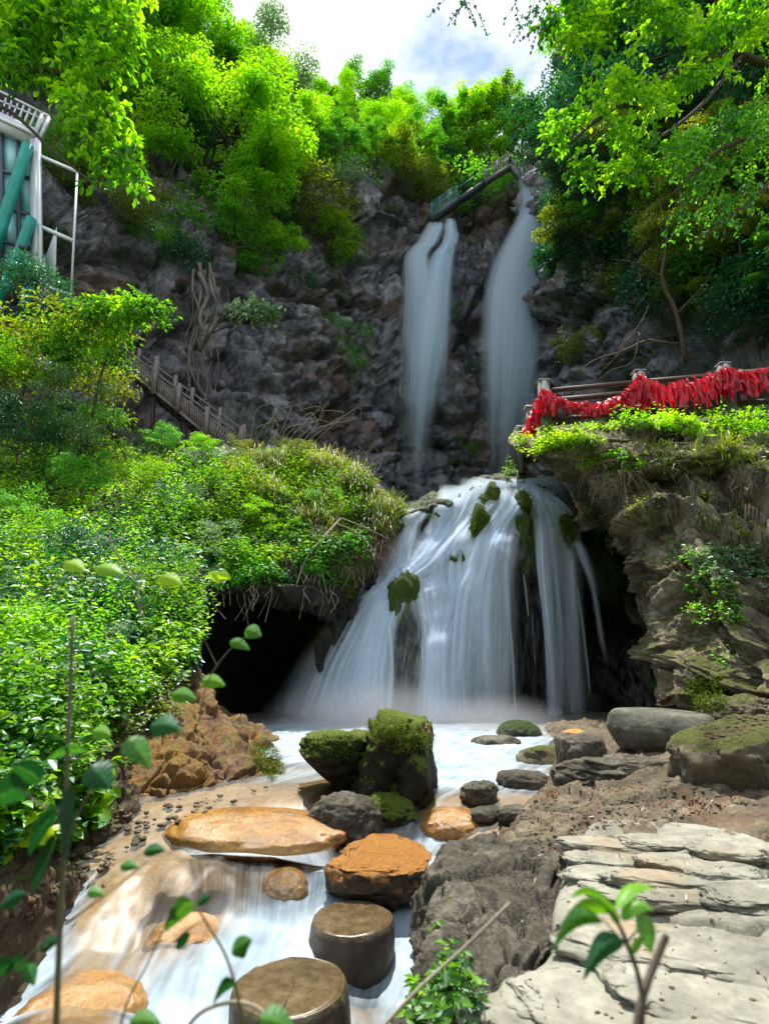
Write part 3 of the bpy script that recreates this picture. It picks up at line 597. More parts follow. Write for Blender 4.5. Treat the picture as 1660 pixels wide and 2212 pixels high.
# direction smoothed over the grid
def blur(a, k):
    a = a.reshape(nv, nu)
    for _ in range(k):
        a = (a + np.roll(a, 1, 0) + np.roll(a, -1, 0) + np.roll(a, 1, 1) + np.roll(a, -1, 1)) / 5
    return a.ravel()
Fx, Fy = blur(Fx, 6), blur(Fy, 6); nn = np.hypot(Fx, Fy) + 1e-6; Fx /= nn; Fy /= nn
st_ = 0
for sgn in (1, -1):
    q = XY.copy()
    for k in range(17):
        P3 = np.concatenate([q * 26, np.full((len(q), 1), .5)], 1); st_ = st_ + vn(P3, 3) + .5 * vn(P3 * 2.3, 4)
        iy = np.clip(np.searchsorted(ty, q[:, 1]), 0, nv - 1); ix = np.clip(((q[:, 0] - (-.9 + q[:, 1] * .09)) / (q[:, 1] * .55 + 1.6) + 1) / 2 * (nu - 1), 0, nu - 1).astype(int)
        f = iy * nu + ix; q = q + sgn * .017 * np.stack([Fx[f], Fy[f]], 1)
streak = st_ / 34; streak = np.clip(streak / (streak.std() * 2.2), -1, 1)
def blob(px, py, r, s, ar=1.):
    c = PZ(px, py, float(level(PZ(px, py, .1)[None, :2])[0])); c = PZ(px, py, float(level(c[None, :2])[0]))
    rr = r * np.linalg.norm(c - CAM) / 1290.
    d2 = ((XY[:, 0] - c[0]) / rr) ** 2 + ((XY[:, 1] - c[1]) / (rr * 2.0 * ar)) ** 2
    return s * np.exp(-d2)
foam = np.clip((slope - .40) * .8, 0, .6)
for b in [(900, 1600, 150, 1.5, 1), (660, 1600, 130, 1.5, 1), (1080, 1600, 110, 1.1, 1), (780, 1580, 160, 1.3, 1), (560, 1590, 90, .9, 1), (1000, 1640, 90, 1.0, 1), (960, 1690, 60, .9), (1020, 1665, 80, .8), (610, 1690, 55, .55), (1140, 1690, 60, .35),
          (930, 1870, 40, .8), (885, 1960, 45, 1.0), (870, 2050, 60, .8), (860, 2150, 80, .55), (600, 2085, 110, .95), (430, 2130, 130, 1.0), (330, 2080, 70, .8), (650, 2050, 60, .9),
          (150, 2060, 110, .75), (20, 2110, 110, .8), (250, 2110, 90, .6), (450, 1905, 70, .8), (350, 1920, 60, .5), (560, 1900, 60, .4), (690, 1950, 50, .7), (650, 2000, 60, .8), (520, 1985, 60, .25), (60, 2000, 60, .5), (380, 2210, 130, .9),
          (560, 2060, 80, .8), (960, 1800, 25, .3), (500, 1745, 60, .35), (0, 2200, 70, .6), (1150, 1600, 100, .35)]:
    foam = foam + .72 * blob(*b)
for b in [(690, 1950, 60, -.5, 1), (600, 2040, 80, -.4, 1), (400, 2110, 110, -.4, 1), (560, 1795, 120, .7, 1), (610, 1935, 45, .9, .8), (400, 1965, 100, .75, .8), (180, 2185, 110, 1.0, 1), (990, 1775, 50, .6), (450, 2030, 50, .3), (390, 1990, 90, .55), (520, 1975, 60, .35), (250, 1960, 80, .6), (130, 2100, 60, .3), (450, 1690, 60, .3)]:
    foam = foam - blob(*b)
foam = np.clip(foam, 0, 1.2)
far = np.clip((XY[:, 1] - 3) / 4, 0, 1)
B3 = np.concatenate([XY, np.zeros((len(XY), 1))], 1)
low_ = np.clip((4.9 - XY[:, 1]) / .6, .25, 1)
hump = low_ * (.055 * fbm(B3 * 2.6, 3, 21) + .05 * (.5 - cells(B3 * 2.4 + 5, 27)[0])) 
foam = np.clip(foam + np.clip(-hump * 9, -.5, .35), 0, 1.1)
wz = H + hump * .95 + .004 * streak + foam * .012
Wv = np.stack([XY[:, 0], XY[:, 1], wz], 1)
GF = grid_faces(nv, nu)
o = link('water', mesh('water', Wv, GF, True, {'foam': foam, 'streak': streak}), M['stream']); o['kind'] = 'structure'
bz = H - .028 + hump + .010 * ridge(B3 * 7, 3, 23)
Bv = np.stack([XY[:, 0], XY[:, 1], bz], 1)
o = link('stream_bed', mesh('stream_bed', Bv, GF, True), M['ochre']); o['kind'] = 'structure'
TERRAIN.append((Wv, GF))

# ------------------------------------------------------------------ dark wet rock and pale slab, lower right
DR = [[(900, 1890, 3.9, .0), (965, 1845, 3.9), (1050, 1825, 3.9), (1150, 1850, 3.7), (1215, 1900, 3.5)],
      [(915, 1940, 3.4, -.2), (940, 1915, 3.3), (1010, 1872, 3.35), (1120, 1900, 3.1), (1205, 1960, 2.95)],
      [(905, 2040, 3.05, -.25), (935, 2010, 2.95), (1000, 1975, 2.8), (1100, 1990, 2.6), (1195, 2050, 2.5)],
      [(880, 2140, 2.8, -.25), (915, 2120, 2.7), (970, 2090, 2.5), (1060, 2095, 2.3), (1150, 2120, 2.25)],
      [(840, 2270, 2.6, -.3), (880, 2260, 2.5), (950, 2250, 2.2), (1040, 2240, 2.05), (1120, 2240, 2.0)]]
DRv = None
patch('dark_rock_terrain', wgrid(DR), 150, 170, rk(.11, 5.5, 110, .9), M['grey'], world=True)

PS = [[(1215, 1830, 3.6, .1), (1262, 1795, 3.5), (1400, 1778, 3.5), (1560, 1792, 3.3), (1700, 1830, 3.0), (1950, 1880, 2.8)],
      [(1190, 1900, 3.2, .1), (1228, 1865, 3.2), (1380, 1850, 3.15), (1560, 1870, 2.9), (1720, 1900, 2.7), (1950, 1950, 2.5)],
      [(1175, 2000, 2.8, .0), (1198, 1965, 2.75), (1350, 1960, 2.65), (1540, 1980, 2.4), (1720, 2000, 2.25), (1950, 2050, 2.1)],
      [(1170, 2090, 2.4, .0), (1188, 2060, 2.4), (1350, 2070, 2.2), (1540, 2085, 2.05), (1720, 2100, 1.95), (1950, 2120, 1.9)],
      [(1080, 2160, 2.2, .0), (1120, 2125, 2.2), (1300, 2135, 2.05), (1500, 2150, 1.9), (1700, 2180, 1.8), (1950, 2200, 1.7)],
      [(1010, 2280, 2.0, -.1), (1050, 2240, 2.0), (1250, 2260, 1.8), (1500, 2280, 1.65), (1700, 2320, 1.55), (1950, 2340, 1.5)],
      [(980, 2400, 1.8, -.1), (1030, 2380, 1.8), (1250, 2400, 1.6), (1500, 2420, 1.5), (1700, 2440, 1.4), (1950, 2460, 1.35)]]
def slab_disp(V, n, U, Wp):
    B = V * np.array((1.0, 1.0, 1.0))
    wob = fbm(B * 1.5, 3, 121) + .12 * fbm(B * 4, 3, 131)
    # bedding ledges: sawtooth running across the slab, strongest in the broken upper band
    t = V[:, 1] * 8.5 - V[:, 0] * 1.6 + V[:, 2] * 3 + wob * 2.4
    f1, e_, cid = cells(np.stack([V[:, 0] * 1.6, t * .8, t * 0], 1), 122)
    ix_ = np.floor(t); saw = 1 - (t - ix_); hsel = vn(np.stack([V[:, 0] * 2.1, ix_ * 3.7, ix_ * 1.3], 1), 141); ledge = (np.clip(saw * 1.25, 0, 1) ** 1.5 - (saw > .88) * (saw - .88) * 8.) * np.clip(hsel * 1.6 + .55, 0, 1.3)
    cy_, cx_ = 2.80, 1.62
    msk = np.exp(-((V[:, 1] - cy_) / .36) ** 2 - ((V[:, 0] - cx_) / .62) ** 2) + .25 * np.exp(-((V[:, 1] - 2.0) / .22) ** 2 - ((V[:, 0] - 1.9) / .5) ** 2)
    msk = np.clip(msk * (.85 + 1.1 * fbm(B * np.array((1.8, 4, 4)), 3, 125)), 0, 1.2)
    crack = np.clip(.05 - np.abs(wob * .8 + (V[:, 1] - 2.28 + .28 * (V[:, 0] - 1.4)) * 2.), 0, .05) * 1.0
    dip = .09 * np.exp(-((V[:, 1] - 1.98 + .1 * V[:, 0]) / .10) ** 2) * (V[:, 0] > .9)
    return .05 * fbm(B * 1.1, 3, 123) + msk * (ledge - .6) * .045 - crack * 2.0 - dip * .8 + .010 * fbm(B * np.array((5, 12, 12)), 4, 124) + .006 * (cid - .5)
patch('pale_slab_terrain', wgrid(PS), 270, 270, slab_disp, M['pale'], world=True)

SLAB = TERRAIN[-1]; SLABT = BVHTree.FromPolygons([Vector(v) for v in SLAB[0]], SLAB[1].tolist())
# ------------------------------------------------------------------ ray casting on what stands so far
Vs = []; Fs = []; n0 = 0
for V_, F_ in TERRAIN: Vs.append(V_); Fs.append(F_ + n0); n0 += len(V_)
BV = BVHTree.FromPolygons(np.concatenate(Vs).tolist(), np.concatenate(Fs).tolist())
def hit(px, py):
    d = DIR(px, py); r = BV.ray_cast(Vector(CAM), Vector(d).normalized(), 400)
    if r[0] is None: return None, None
    n = Vector(r[1])
    if n.dot(Vector(d)) > 0: n = -n
    return np.array(r[0]), np.array(n)
def drop(x, y, z=60.):
    r = BV.ray_cast(Vector((x, y, z)), Vector((0, 0, -1)), 400)
    return None if r[0] is None else r[0][2]
# ------------------------------------------------------------------ cascade and upper falls
def strand(mb, path, flow0, across=9, n=60, bulge=.18, off=.06, fade=(0.02, .10), yfix=None, dens=1.0, body=True, edge_p=1.15):
    """path rows: (px, py, width px[, density]); the water hugs the rock, then falls free"""
    A = crom(np.array([(q[0], q[1], q[2], q[3] if len(q) > 3 else 1.) for q in path], float), n)
    s = np.linspace(-1, 1, across)
    t = np.gradient(A[:, :2], axis=0); t /= np.linalg.norm(t, axis=1)[:, None] + 1e-9
    side = np.stack([-t[:, 1], t[:, 0]], 1); side = side * np.sign(side[:, :1] + 1e-6); side[:, 1] *= .35
    XYp = A[:, None, :2] + side[:, None] * (s * .5)[None, :, None] * A[:, 2][:, None, None]
    Yg = np.empty((n, across))
    if body:
        for j in range(across):
            Yc = 11.7
            for k in range(n):
                x, y = XYp[k, j]; r = BODY.ray_cast(Vector(CAM), Vector(DIR(x, y)).normalized(), 60)
                h = r[0][1] if r[0] is not None else 99
                Yc = min(h, Yc); Yg[k, j] = Yc
        for _ in range(5):
            Yg[1:-1] = Yg[1:-1] * .4 + (Yg[:-2] + Yg[2:]) * .3; Yg[:, 1:-1] = Yg[:, 1:-1] * .5 + (Yg[:, :-2] + Yg[:, 2:]) * .25
        Yg = Yg - off - bulge * .12 * (1 - s ** 2)[None]
    else:
        Yg = np.array([yfix(k / (n - 1.)) for k in range(n)])[:, None] - (1 - s ** 2)[None] * bulge * (A[:, 2] * 34 / 1210)[:, None]
    V = np.array([[P(XYp[k, j, 0], XYp[k, j, 1], Yg[k, j]) for j in range(across)] for k in range(n)])
    cen = V[:, across // 2]; wd = np.linalg.norm(V[:, -1] - V[:, 0], axis=1)
    L_ = np.concatenate([[0], np.cumsum(np.linalg.norm(np.diff(cen, axis=0), axis=1))])
    tt = np.linspace(0, 1, n)
    edge = np.clip(1 - np.abs(s) ** 2, 0, 1) ** edge_p
    lng = np.clip(tt / max(fade[0], 1e-3), 0, 1) * np.clip((1 - tt) / max(fade[1], 1e-3), 0, 1)
    D = edge[None] * lng[:, None] * A[:, 3][:, None] * dens
    flow = np.stack([s[None] * wd[:, None] * .5 * (wd.mean() / wd)[:, None] ** .5 + flow0, np.repeat(L_[:, None], across, 1), np.zeros((n, across))], -1)
    mb.append((V.reshape(-1, 3), grid_faces(n, across), D.ravel(), flow.reshape(-1, 3)))
def water_obj(name, pieces, mat, parent=None, origin=(0, 0, 0)):
    V = []; F = []; D = []; Fl = []; n0 = 0
    for v, f, d, fl in pieces: V.append(v - np.asarray(origin)); F.append(f + n0); D.append(d); Fl.append(fl); n0 += len(v)
    return link(name, mesh(name, np.concatenate(V), np.concatenate(F), True, {'dens': np.concatenate(D), 'flow': np.concatenate(Fl)}), mat, parent)

zc = lambda *rows: [(719 + q[0] * .3768, 1000.8 + q[1] * .3768, q[2] * .3768 * 1.7) + tuple(q[3:]) for q in rows]
base = P(950, 1580, 10.2)
cas = thing('cascade', base, 'wide white tufa cascade fanning down over mossy rock above the stream', 'waterfall')
ST = [
 ((500, 270, 110, .8), (420, 350, 130), (385, 430, 160), (345, 560, 180), (275, 700, 190), (190, 840, 240), (110, 1000, 290), (20, 1200, 340, .9), (-90, 1560, 430, .7)),
 ((700, 120, 110, .9), (650, 290, 110), (600, 380, 110), (520, 500, 120), (400, 630, 160), (300, 770, 170), (240, 920, 180), (170, 1150, 230), (70, 1570, 330, .9)),
 ((860, 95, 170), (800, 220, 170), (745, 330, 180), (645, 440, 180), (545, 560, 160), (430, 660, 140, .9), (330, 790, 150, .8), (255, 950, 140, .8), (200, 1180, 160, .8), (120, 1570, 260, .8)),
 ((760, 320, 120, .7), (715, 450, 140), (690, 620, 160), (700, 760, 180), (670, 900, 190), (655, 1150, 220), (655, 1590, 280, .9)),
 ((1070, 85, 170), (1040, 210, 130), (970, 310, 130), (895, 430, 140), (850, 570, 150), (810, 750, 200), (790, 1000, 200), (785, 1590, 250, .9)),
 ((560, 600, 130, .8), (540, 680, 150, .9), (560, 800, 170, .7), (575, 950, 120, .6), (580, 1150, 110, .5), (590, 1570, 150, .5)),
 ((1140, 80, 160), (1185, 200, 100), (1200, 340, 75), (1208, 600, 62, .95), (1233, 900, 50, .8), (1260, 1250, 55, .6), (1275, 1560, 70, .5)),
 ((1150, 80, 120), (1260, 150, 80), (1350, 250, 45, .8), (1395, 340, 30, .9), (1402, 440, 34), (1430, 520, 50, .7), (1490, 700, 34, .45), (1530, 950, 22, .35), (1575, 1180, 18, .2)),
 ((1160, 85, 160, .9), (1230, 200, 190, .7), (1290, 350, 150, .5), (1320, 600, 130, .4), (1345, 1000, 130, .32), (1360, 1540, 150, .25)),
 ((1030, 180, 140, .7), (1000, 330, 150, .6), (960, 520, 140, .5), (950, 800, 140, .4), (950, 1540, 160, .3)),
 ((950, 95, 220, .9), (900, 200, 110, .6), (840, 300, 60, .5), (800, 420, 60, .5)),
 ((620, 480, 90, .5), (570, 620, 110, .55), (600, 800, 130, .5), (620, 1000, 120, .5), (620, 1500, 130, .4)),
 ((480, 560, 60, .8), (400, 600, 70, .9), (310, 700, 90, .9), (200, 800, 120, .9)),
 ((1190, 90, 160, .8), (1190, 180, 190, .5), (1160, 330, 130, .25)),
]
for k, p in enumerate(ST):
    mb = []; strand(mb, zc(*p), k * 3.1, across=15, n=80, off=.05 + .02 * (k % 3), dens=1.08, fade=(.02, .5 if k == 7 else .06))
    water_obj('water_curtain', mb, M['falls'], cas, base)
TH = [((985, 540, 10, .7), (1000, 800, 12, .6), (1030, 1150, 12, .5), (1045, 1490, 10, .4)), ((1285, 700, 9, .6), (1310, 950, 12, .6), (1345, 1200, 12, .6), (1378, 1490, 10, .5)),
      ((1398, 700, 10, .6), (1425, 900, 12, .5), (1455, 1150, 12, .4), (1475, 1350, 10, .3)), ((1085, 600, 10, .5), (1105, 750, 11, .5), (1120, 900, 9, .4)),
      ((325, 940, 14, .8), (335, 1150, 20, .9), (325, 1300, 26, .9), (318, 1470, 16, .7)), ((268, 960, 10, .6), (275, 1150, 12, .6), (280, 1470, 12, .5)),
      ((510, 1000, 9, .5), (516, 1200, 10, .4), (516, 1470, 9, .4)), ((1140, 860, 8, .4), (1150, 1000, 9, .35), (1160, 1200, 8, .3)), ((1330, 700, 8, .4), (1350, 900, 9, .4), (1370, 1100, 8, .3))]
for k, p in enumerate(TH):
    mb = []; strand(mb, zc(*p), 60 + k * 2.3, across=5, n=40, off=.12, dens=.95)
    water_obj('water_thread', mb, M['falls'], cas, base)
rt = random.Random(77)
for k, p in enumerate(ST):
    if k in (10, 13): continue
    for q in range({0: 12, 1: 10, 2: 10, 3: 10, 4: 14, 5: 6, 6: 6, 7: 4, 8: 16, 9: 8}.get(k, 5)):
        u = rt.uniform(-.42, .42); a0 = rt.choice((0, 0, 1, 2)); pp = [(x[0] + u * x[2] * (1 + .04 * i), x[1], rt.uniform(12, 34), rt.uniform(.25, .6) * (x[3] if len(x) > 3 else 1)) for i, x in enumerate(p)][a0:]
        if len(pp) < 3: continue
        mb = []; strand(mb, zc(*pp), 200 + k * 7 + q * 1.7, across=5, n=46, off=.09 + .05 * rt.random(), dens=1.0, fade=(.12, .12), edge_p=.8)
        water_obj('water_thread', mb, M['falls'], cas, base)
mb = []
strand(mb, zc((1100, 330, 360, .3), (1100, 600, 480, .45), (1110, 1000, 560, .5), (1130, 1500, 640, .35)), 90, across=13, n=50, off=.3, bulge=.05)
strand(mb, zc((420, 760, 250, .4), (420, 1000, 380, .7), (380, 1250, 460, .8), (340, 1500, 560, .7)), 95, across=13, n=50, off=.25, bulge=.05)
strand(mb, zc((880, 600, 200, .4), (860, 1000, 330, .6), (850, 1500, 420, .6)), 99, across=13, n=50, off=.28, bulge=.05)
water_obj('spray', mb, M['mist'], cas, base)

# moss cushions on the cascade rock
# upper falls
def upper(label, paths, yf, loc):
    t = thing('waterfall', P(*loc), label, 'waterfall')
    for k, p in enumerate(paths):
        mb = []; strand(mb, p, k * 17.3, across=13, n=70, body=False, yfix=yf[k], bulge=.3, fade=(.03, .5), dens=.95)
        water_obj('water_curtain', mb, M['far_falls'], t, t.location)
        for q in range(4):
            u = rt.uniform(-.45, .45); pp = [(x[0] + u * x[2] * (.7 + .06 * i), x[1], rt.uniform(9, 22), rt.uniform(.3, .65) * (x[3] if len(x) > 3 else 1)) for i, x in enumerate(p)]
            mb = []; strand(mb, pp, k * 17.3 + q * 3.3, across=5, n=50, body=False, yfix=(lambda f: (lambda t: f(t) - .25))(yf[k]), bulge=.3, fade=(.05, .45), dens=1.0, edge_p=.8); water_obj('water_thread', mb, M['far_falls'], t, t.location)
upper('tall wide blue-white waterfall, higher of the two on the shaded cliff',
      [((1166, 378, 44), (1164, 420, 60), (1148, 480, 84), (1118, 560, 112), (1103, 640, 128), (1098, 760, 132, .9), (1092, 880, 112, .75), (1085, 1000, 80, .6), (1085, 1070, 70, .45)),
       ((1172, 385, 26, .9), (1176, 440, 40, .8), (1165, 520, 70, .8), (1140, 620, 90, .7), (1130, 760, 110, .7), (1130, 900, 100, .5), (1130, 1000, 90, .35)),
       ((1135, 385, 40, .5), (1140, 420, 50, .4), (1130, 480, 40, .3))],
      [lambda t: 33.6 - 1.2 * t, lambda t: 33.9 - 1.0 * t, lambda t: 34 - t], (1095, 1000, 33))
upper('narrower waterfall beside the dark rock rib, lower of the two on the cliff',
      [((972, 470, 26), (972, 520, 40), (950, 560, 50), (938, 640, 70), (925, 740, 90), (915, 840, 84, .85), (905, 950, 70, .7), (900, 1100, 70, .6)),
       ((945, 478, 44), (925, 520, 56), (900, 555, 60), (905, 620, 80, .8), (900, 720, 90, .7), (893, 860, 80, .6), (895, 1000, 70, .45)),
       ((985, 500, 20, .6), (965, 560, 40, .7), (955, 650, 50, .6), (945, 800, 70, .5), (940, 900, 70, .3))],
      [lambda t: 34.6 - 1.0 * t, lambda t: 34.8 - 1.0 * t, lambda t: 34.7 - 1.0 * t], (920, 1000, 34))

# ------------------------------------------------------------------ rocks as things
def ico(sub):
    bm = bmesh.new(); bmesh.ops.create_icosphere(bm, subdivisions=sub, radius=1.0)
    V = np.array([v.co[:] for v in bm.verts]); F = np.array([[v.index for v in f.verts] for f in bm.faces]); bm.free(); return V, F
ICO = {k: ico(k) for k in (2, 3, 4, 5, 6)}
def rock(name, label, c, size, seed, mat, rot=0., cuts=(), amp=.12, sub=5, box=.35, cat='rock', group=None, taper=0., part=None, freq=1.0, parent=None):
    V, F = ICO[sub]; V = V.copy()
    V = V * (1 - box) + box * np.sign(V) * np.abs(V) ** .35 * .8
    V[:, :2] *= (1 + taper * V[:, 2])[:, None]
    n0 = V / np.linalg.norm(V, axis=1)[:, None]
    q = V + seed * 7.3
    V = V + n0 * (amp * 2.2 * fbm(q * 1.1 * freq, 3, seed) + amp * .9 * ridge(q * 2.6 * freq, 4, seed + 5) + amp * .35 * fbm(q * 9 * freq, 4, seed + 9))[:, None]
    f1, e, cid = cells(q * 2.2 * freq, seed); V = V + n0 * (amp * .7 * (cid - .5) - np.clip(.08 - e, 0, .08) * amp * 6)[:, None]
    for nx, ny, nz_, dd in cuts:
        n = np.array((nx, ny, nz_), float); n /= np.linalg.norm(n); s = V @ n - dd - .04 * fbm(q * 3, 3, seed + 11); V = V - np.clip(s, 0, None)[:, None] * n * .93
    V = V * np.array(size); ca, sa = math.cos(rot), math.sin(rot)
    V = np.stack([V[:, 0] * ca - V[:, 1] * sa, V[:, 0] * sa + V[:, 1] * ca, V[:, 2]], 1)
    o = link(name, mesh(name, V, F, True), mat, parent, tuple(c))
    if parent is None: tag(o, label, cat, group)
    TERRAIN.append((V + np.asarray(c), F))
    return o
def at(px, py, Y, dz=0): p = P(px, py, Y); return (p[0], p[1], p[2] + dz)
rock('boulder', 'tall dark mossy boulder with a salmon patch on its mossy top, mid stream', at(862, 1672, 5.25), (.325, .34, .54), 1, M['boulder'], taper=.20, cuts=[(.15, 0, 1, .90), (.9, -.2, .2, .88)], amp=.22, box=.25, freq=1.15)
rock('boulder', 'low wedge-shaped mossy boulder leaning against the tall dark one on its left', at(724, 1642, 5.4), (.33, .30, .26), 2, M['boulder'], taper=.40, cuts=[(-.8, -.2, -.75, .55), (-.1, 0, 1, .85)], amp=.20, box=.15, freq=1.15)
rock('rock', 'dark rock standing in for the shade under the tall mossy boulder', at(835, 1775, 5.0), (.26, .25, .22), 31, M['boulder'], amp=.12)  # dark mass put where the boulder's own shadow falls
rock('rock', 'small knobbly grey and mossy rock between the orange slab and the tall boulder', at(742, 1780, 4.72), (.25, .20, .19), 3, M['grey'], amp=.16, taper=-.1)
rock('rock', 'flat rock with bright orange wet top and dark sides above the stepping stones', at(822, 1880, 4.2), (.33, .27, .20), 4, M['orange_top'], cuts=[(.06, -.22, 1, .50)], amp=.17, taper=.14, box=.42)
rock('rock', 'small rounded grey rock poking out of the right-hand channel', at(1036, 1716, 5.0), (.15, .13, .11), 5, M['grey'], amp=.12)
rock('rock', 'tiny dark stone in the white water at the cascade foot', at(1083, 1650, 6.6), (.10, .08, .07), 6, M['grey'], amp=.12, sub=4)
rock('rock', 'rounded dark boulder veiled by spray at the foot of the cascade', at(1122, 1598, 8.2), (.33, .3, .27), 7, M['dark'], amp=.05)
rock('rock', 'upright block at the water edge below the stone drum', at(1250, 1640, 5.35), (.22, .2, .24), 8, M['grey'], cuts=[(-1, 0, 0, .8), (0, 0, 1, .9)], amp=.12, box=.6)
rock('rock', 'long ragged ledge rock lying in front of the stone drum', at(1350, 1672, 4.75), (.46, .22, .13), 9, M['grey'], amp=.17, rot=-.15)
rock('rock', 'knobbly rock at the left end of the ragged ledge', at(1270, 1690, 4.8), (.28, .2, .14), 19, M['grey'], amp=.17, rot=.2)
rock('boulder', 'large grey boulder with a yellow moss patch at the right edge, dark below', at(1640, 1672, 4.05), (.52, .42, .36), 10, M['bank'], cuts=[(-.55, -.5, -.3, .72), (-.4, 0, .9, .8)], amp=.16, rot=.2)
rock('rock', 'weathered brown rock on the bank behind the large grey boulder', at(1620, 1560, 5.6), (.42, .3, .22), 11, M['bank'], amp=.16)
rock('rock', 'pyramid-shaped dark rock among the ferns on the right bank top', at(1440, 952, 9.7), (.62, .5, .42), 12, M['dark'], amp=.12, taper=-.35)
rock('rock', 'long flat outcrop stone on the right bank above the bare face', at(1300, 985, 9.7), (1.1, .6, .25), 13, M['bank'], amp=.15)
rock('rock', 'broad ledge stone jutting from the right bank face', at(1500, 1005, 9.2), (1.2, .6, .3), 14, M['bank'], amp=.16, rot=-.1)
rock('rock', 'knobbly mossy foot of the right bank beside the cave', at(1545, 1490, 6.9), (.42, .4, .33), 15, M['bank'], amp=.16)
rock('rock', 'half-buried stone at the left end of the ochre slab', at(452, 1895, 4.2), (.12, .1, .06), 16, M['ochre'], amp=.1, sub=4)
# orange cap skins
rock('rock', 'bright orange lichen-covered stone capping the upright block', at(1240, 1592, 5.5), (.13, .13, .07), 25, M['orange'], amp=.1, box=.6, sub=4)
rock('rock', 'salmon-pink crust stone on top of the tall mossy boulder', at(900, 1575, 5.22), (.12, .16, .07), 26, M['redrock'], amp=.12, sub=4)
for k, (px, py, Y, s, lab) in enumerate([(1050, 1760, 4.7, .10, 'brown pebble-like rock at the right edge of the ochre channel'), (1000, 1860, 3.9, .12, 'dark rock splitting the small drop of the right channel'),
        (965, 1905, 3.75, .11, 'grey wet stone under the right channel drop'), (1110, 1760, 4.55, .10, 'grey stone on the earth slope beside the channel'), (1180, 1640, 6.4, .22, 'pale flat stone washed by the stream below the drum'),
        (1130, 1690, 5.4, .16, 'dark flat stone half under the milky water'), (1075, 1615, 7.6, .25, 'low dark boulder behind a thin veil of water'), (400, 1790, 4.9, .12, 'brown stone where the red outcrop meets the ochre slab')]):
    rock('rock', lab, at(px, py, Y), (s * 1.3, s, s * .6), 40 + k, M['grey'] if k != 4 else M['bank'], amp=.13, sub=4)

def barrel(name, label, c, r, h, mtop, mside, seed, flare=.06, crack=False, cat='stepping stone', tilt=(0, 0)):
    """round stone: body and a separate worn top surface"""
    root = thing(name, c, label, cat)
    na, nz_ = 128, 36
    an = np.linspace(0, 2 * math.pi, na, endpoint=False); z = np.linspace(-h, 0, nz_)
    t = (z + h) / h
    rr = r * (1 + flare * np.sin(t * math.pi) * 1.2 - .10 * (1 - t) ** 2); rr[-3:] *= (.995, .985, .965)
    A, Z = np.meshgrid(an, z); Rr = np.repeat(rr[:, None], na, 1)
    V = np.stack([np.cos(A) * Rr, np.sin(A) * Rr, Z], -1).reshape(-1, 3)
    n = V.copy(); n[:, 2] = 0; n /= np.linalg.norm(n, axis=1)[:, None]
    V = V + n * (r * (.075 * fbm(V * 3 / r * .5 + seed, 3, seed) + .02 * ridge(V * 9 + seed, 3, seed)))[:, None]
    F = []
    i = np.arange(nz_ - 1)[:, None] * na; j = np.arange(na)[None]; k = (j + 1) % na
    F = np.stack([i + j, i + k, i + na + k, i + na + j], -1).reshape(-1, 4)
    link('stone_body', mesh('stone_body', V, F, True), mside, root)
    rim_ = V[-na:]
    nr_ = 46; rings = []
    for q in range(nr_):
        f = 1 - q / (nr_ - 1); p = rim_ * np.array((f, f, 0)); d = np.zeros(na)
        d += .006 * fbm(p * 5 + seed, 3, seed + 3) * (1 if q else 0)
        d += .012 * np.clip(1 - ((1 - f) * 14), 0, 1)  * -1 + .004
        p = p.copy(); p[:, 2] = rim_[:, 2].mean() + d if q else rim_[:, 2]; rings.append(p)
    V2 = np.concatenate(rings)
    i = np.arange(nr_ - 1)[:, None] * na
    F2 = np.stack([i + j, i + k, i + na + k, i + na + j], -1).reshape(-1, 4)
    link('stone_top', mesh('stone_top', V2, F2, True), mtop, root)
    if crack:
        for pth in ([(0, -.2, 0), (.004, -.1, 0), (.016, -.02, 0), (.006, .06, 0), (.012, .13, 0)], [(.016, -.02, 0), (.06, -.012, 0), (.10, .008, 0), (.13, .004, 0)]):
            m = MB(); m.tube(crom(np.array(pth) + (0, 0, .0015), 24) + rng.normal(size=(24, 3)) * .0015, .0035, 4); m.build('crack', M['crack_shade'], root)  # dark tubes laid on the top paint in the shade of a crack
    root.rotation_euler = (tilt[0], tilt[1], 0)
    return root
s1 = P(627, 2128, 2.86); s2 = P(762, 1982, 3.72)
barrel('stepping_stone', 'nearest round stepping stone with a branching crack across its muddy top', s1, .245, .42, M['step_top'], M['step_side'], 3, crack=True)
barrel('stepping_stone', 'farther round stepping stone with a smooth wet brown top', s2, .235, .36, M['step_top'], M['step_side'], 5, flare=.05)
barrel('stone_drum', 'squat grey-green stone drum seat blotched with pale lichen on the right bank', P(1423, 1537, 5.62), .42, .33, M['drum'], M['drum'], 8, flare=.14, cat='stone seat', tilt=(0, .03))

for lab, (px, py, z), sz, sd_, rot_ in [('broad smooth orange-tan wet slab across the left branch of the stream', (548, 1800, .30), (.68, .40, .155), 200, -.1), ('smooth tan boulder between the little curtain falls', (612, 1925, .10), (.17, .20, .13), 201, .3),
        ('large rounded tan boulder washed by the stream left of the stepping stones', (425, 2025, -.03), (.34, .26, .13), 202, .2), ('low tan hump at the left side of the stream', (260, 1975, .02), (.33, .26, .12), 203, -.4), ('rounded brown dome at the bottom left corner of the stream', (175, 2205, -.095), (.31, .28, .14), 204, .1),
        ('peach-coloured dome in the right-hand channel', (978, 1785, .30), (.25, .26, .13), 205, 0), ('small brown hump at the foot of the orange slab', (340, 1880, .14), (.20, .15, .10), 206, .5), ('flat tan stone just under the little curtain fall', (505, 1925, .08), (.22, .16, .09), 207, .2)]:
    rock('rock', lab, PZ(px, py, z), sz, sd_, M['wet_ochre'], amp=.045, box=.02, rot=rot_, sub=5)
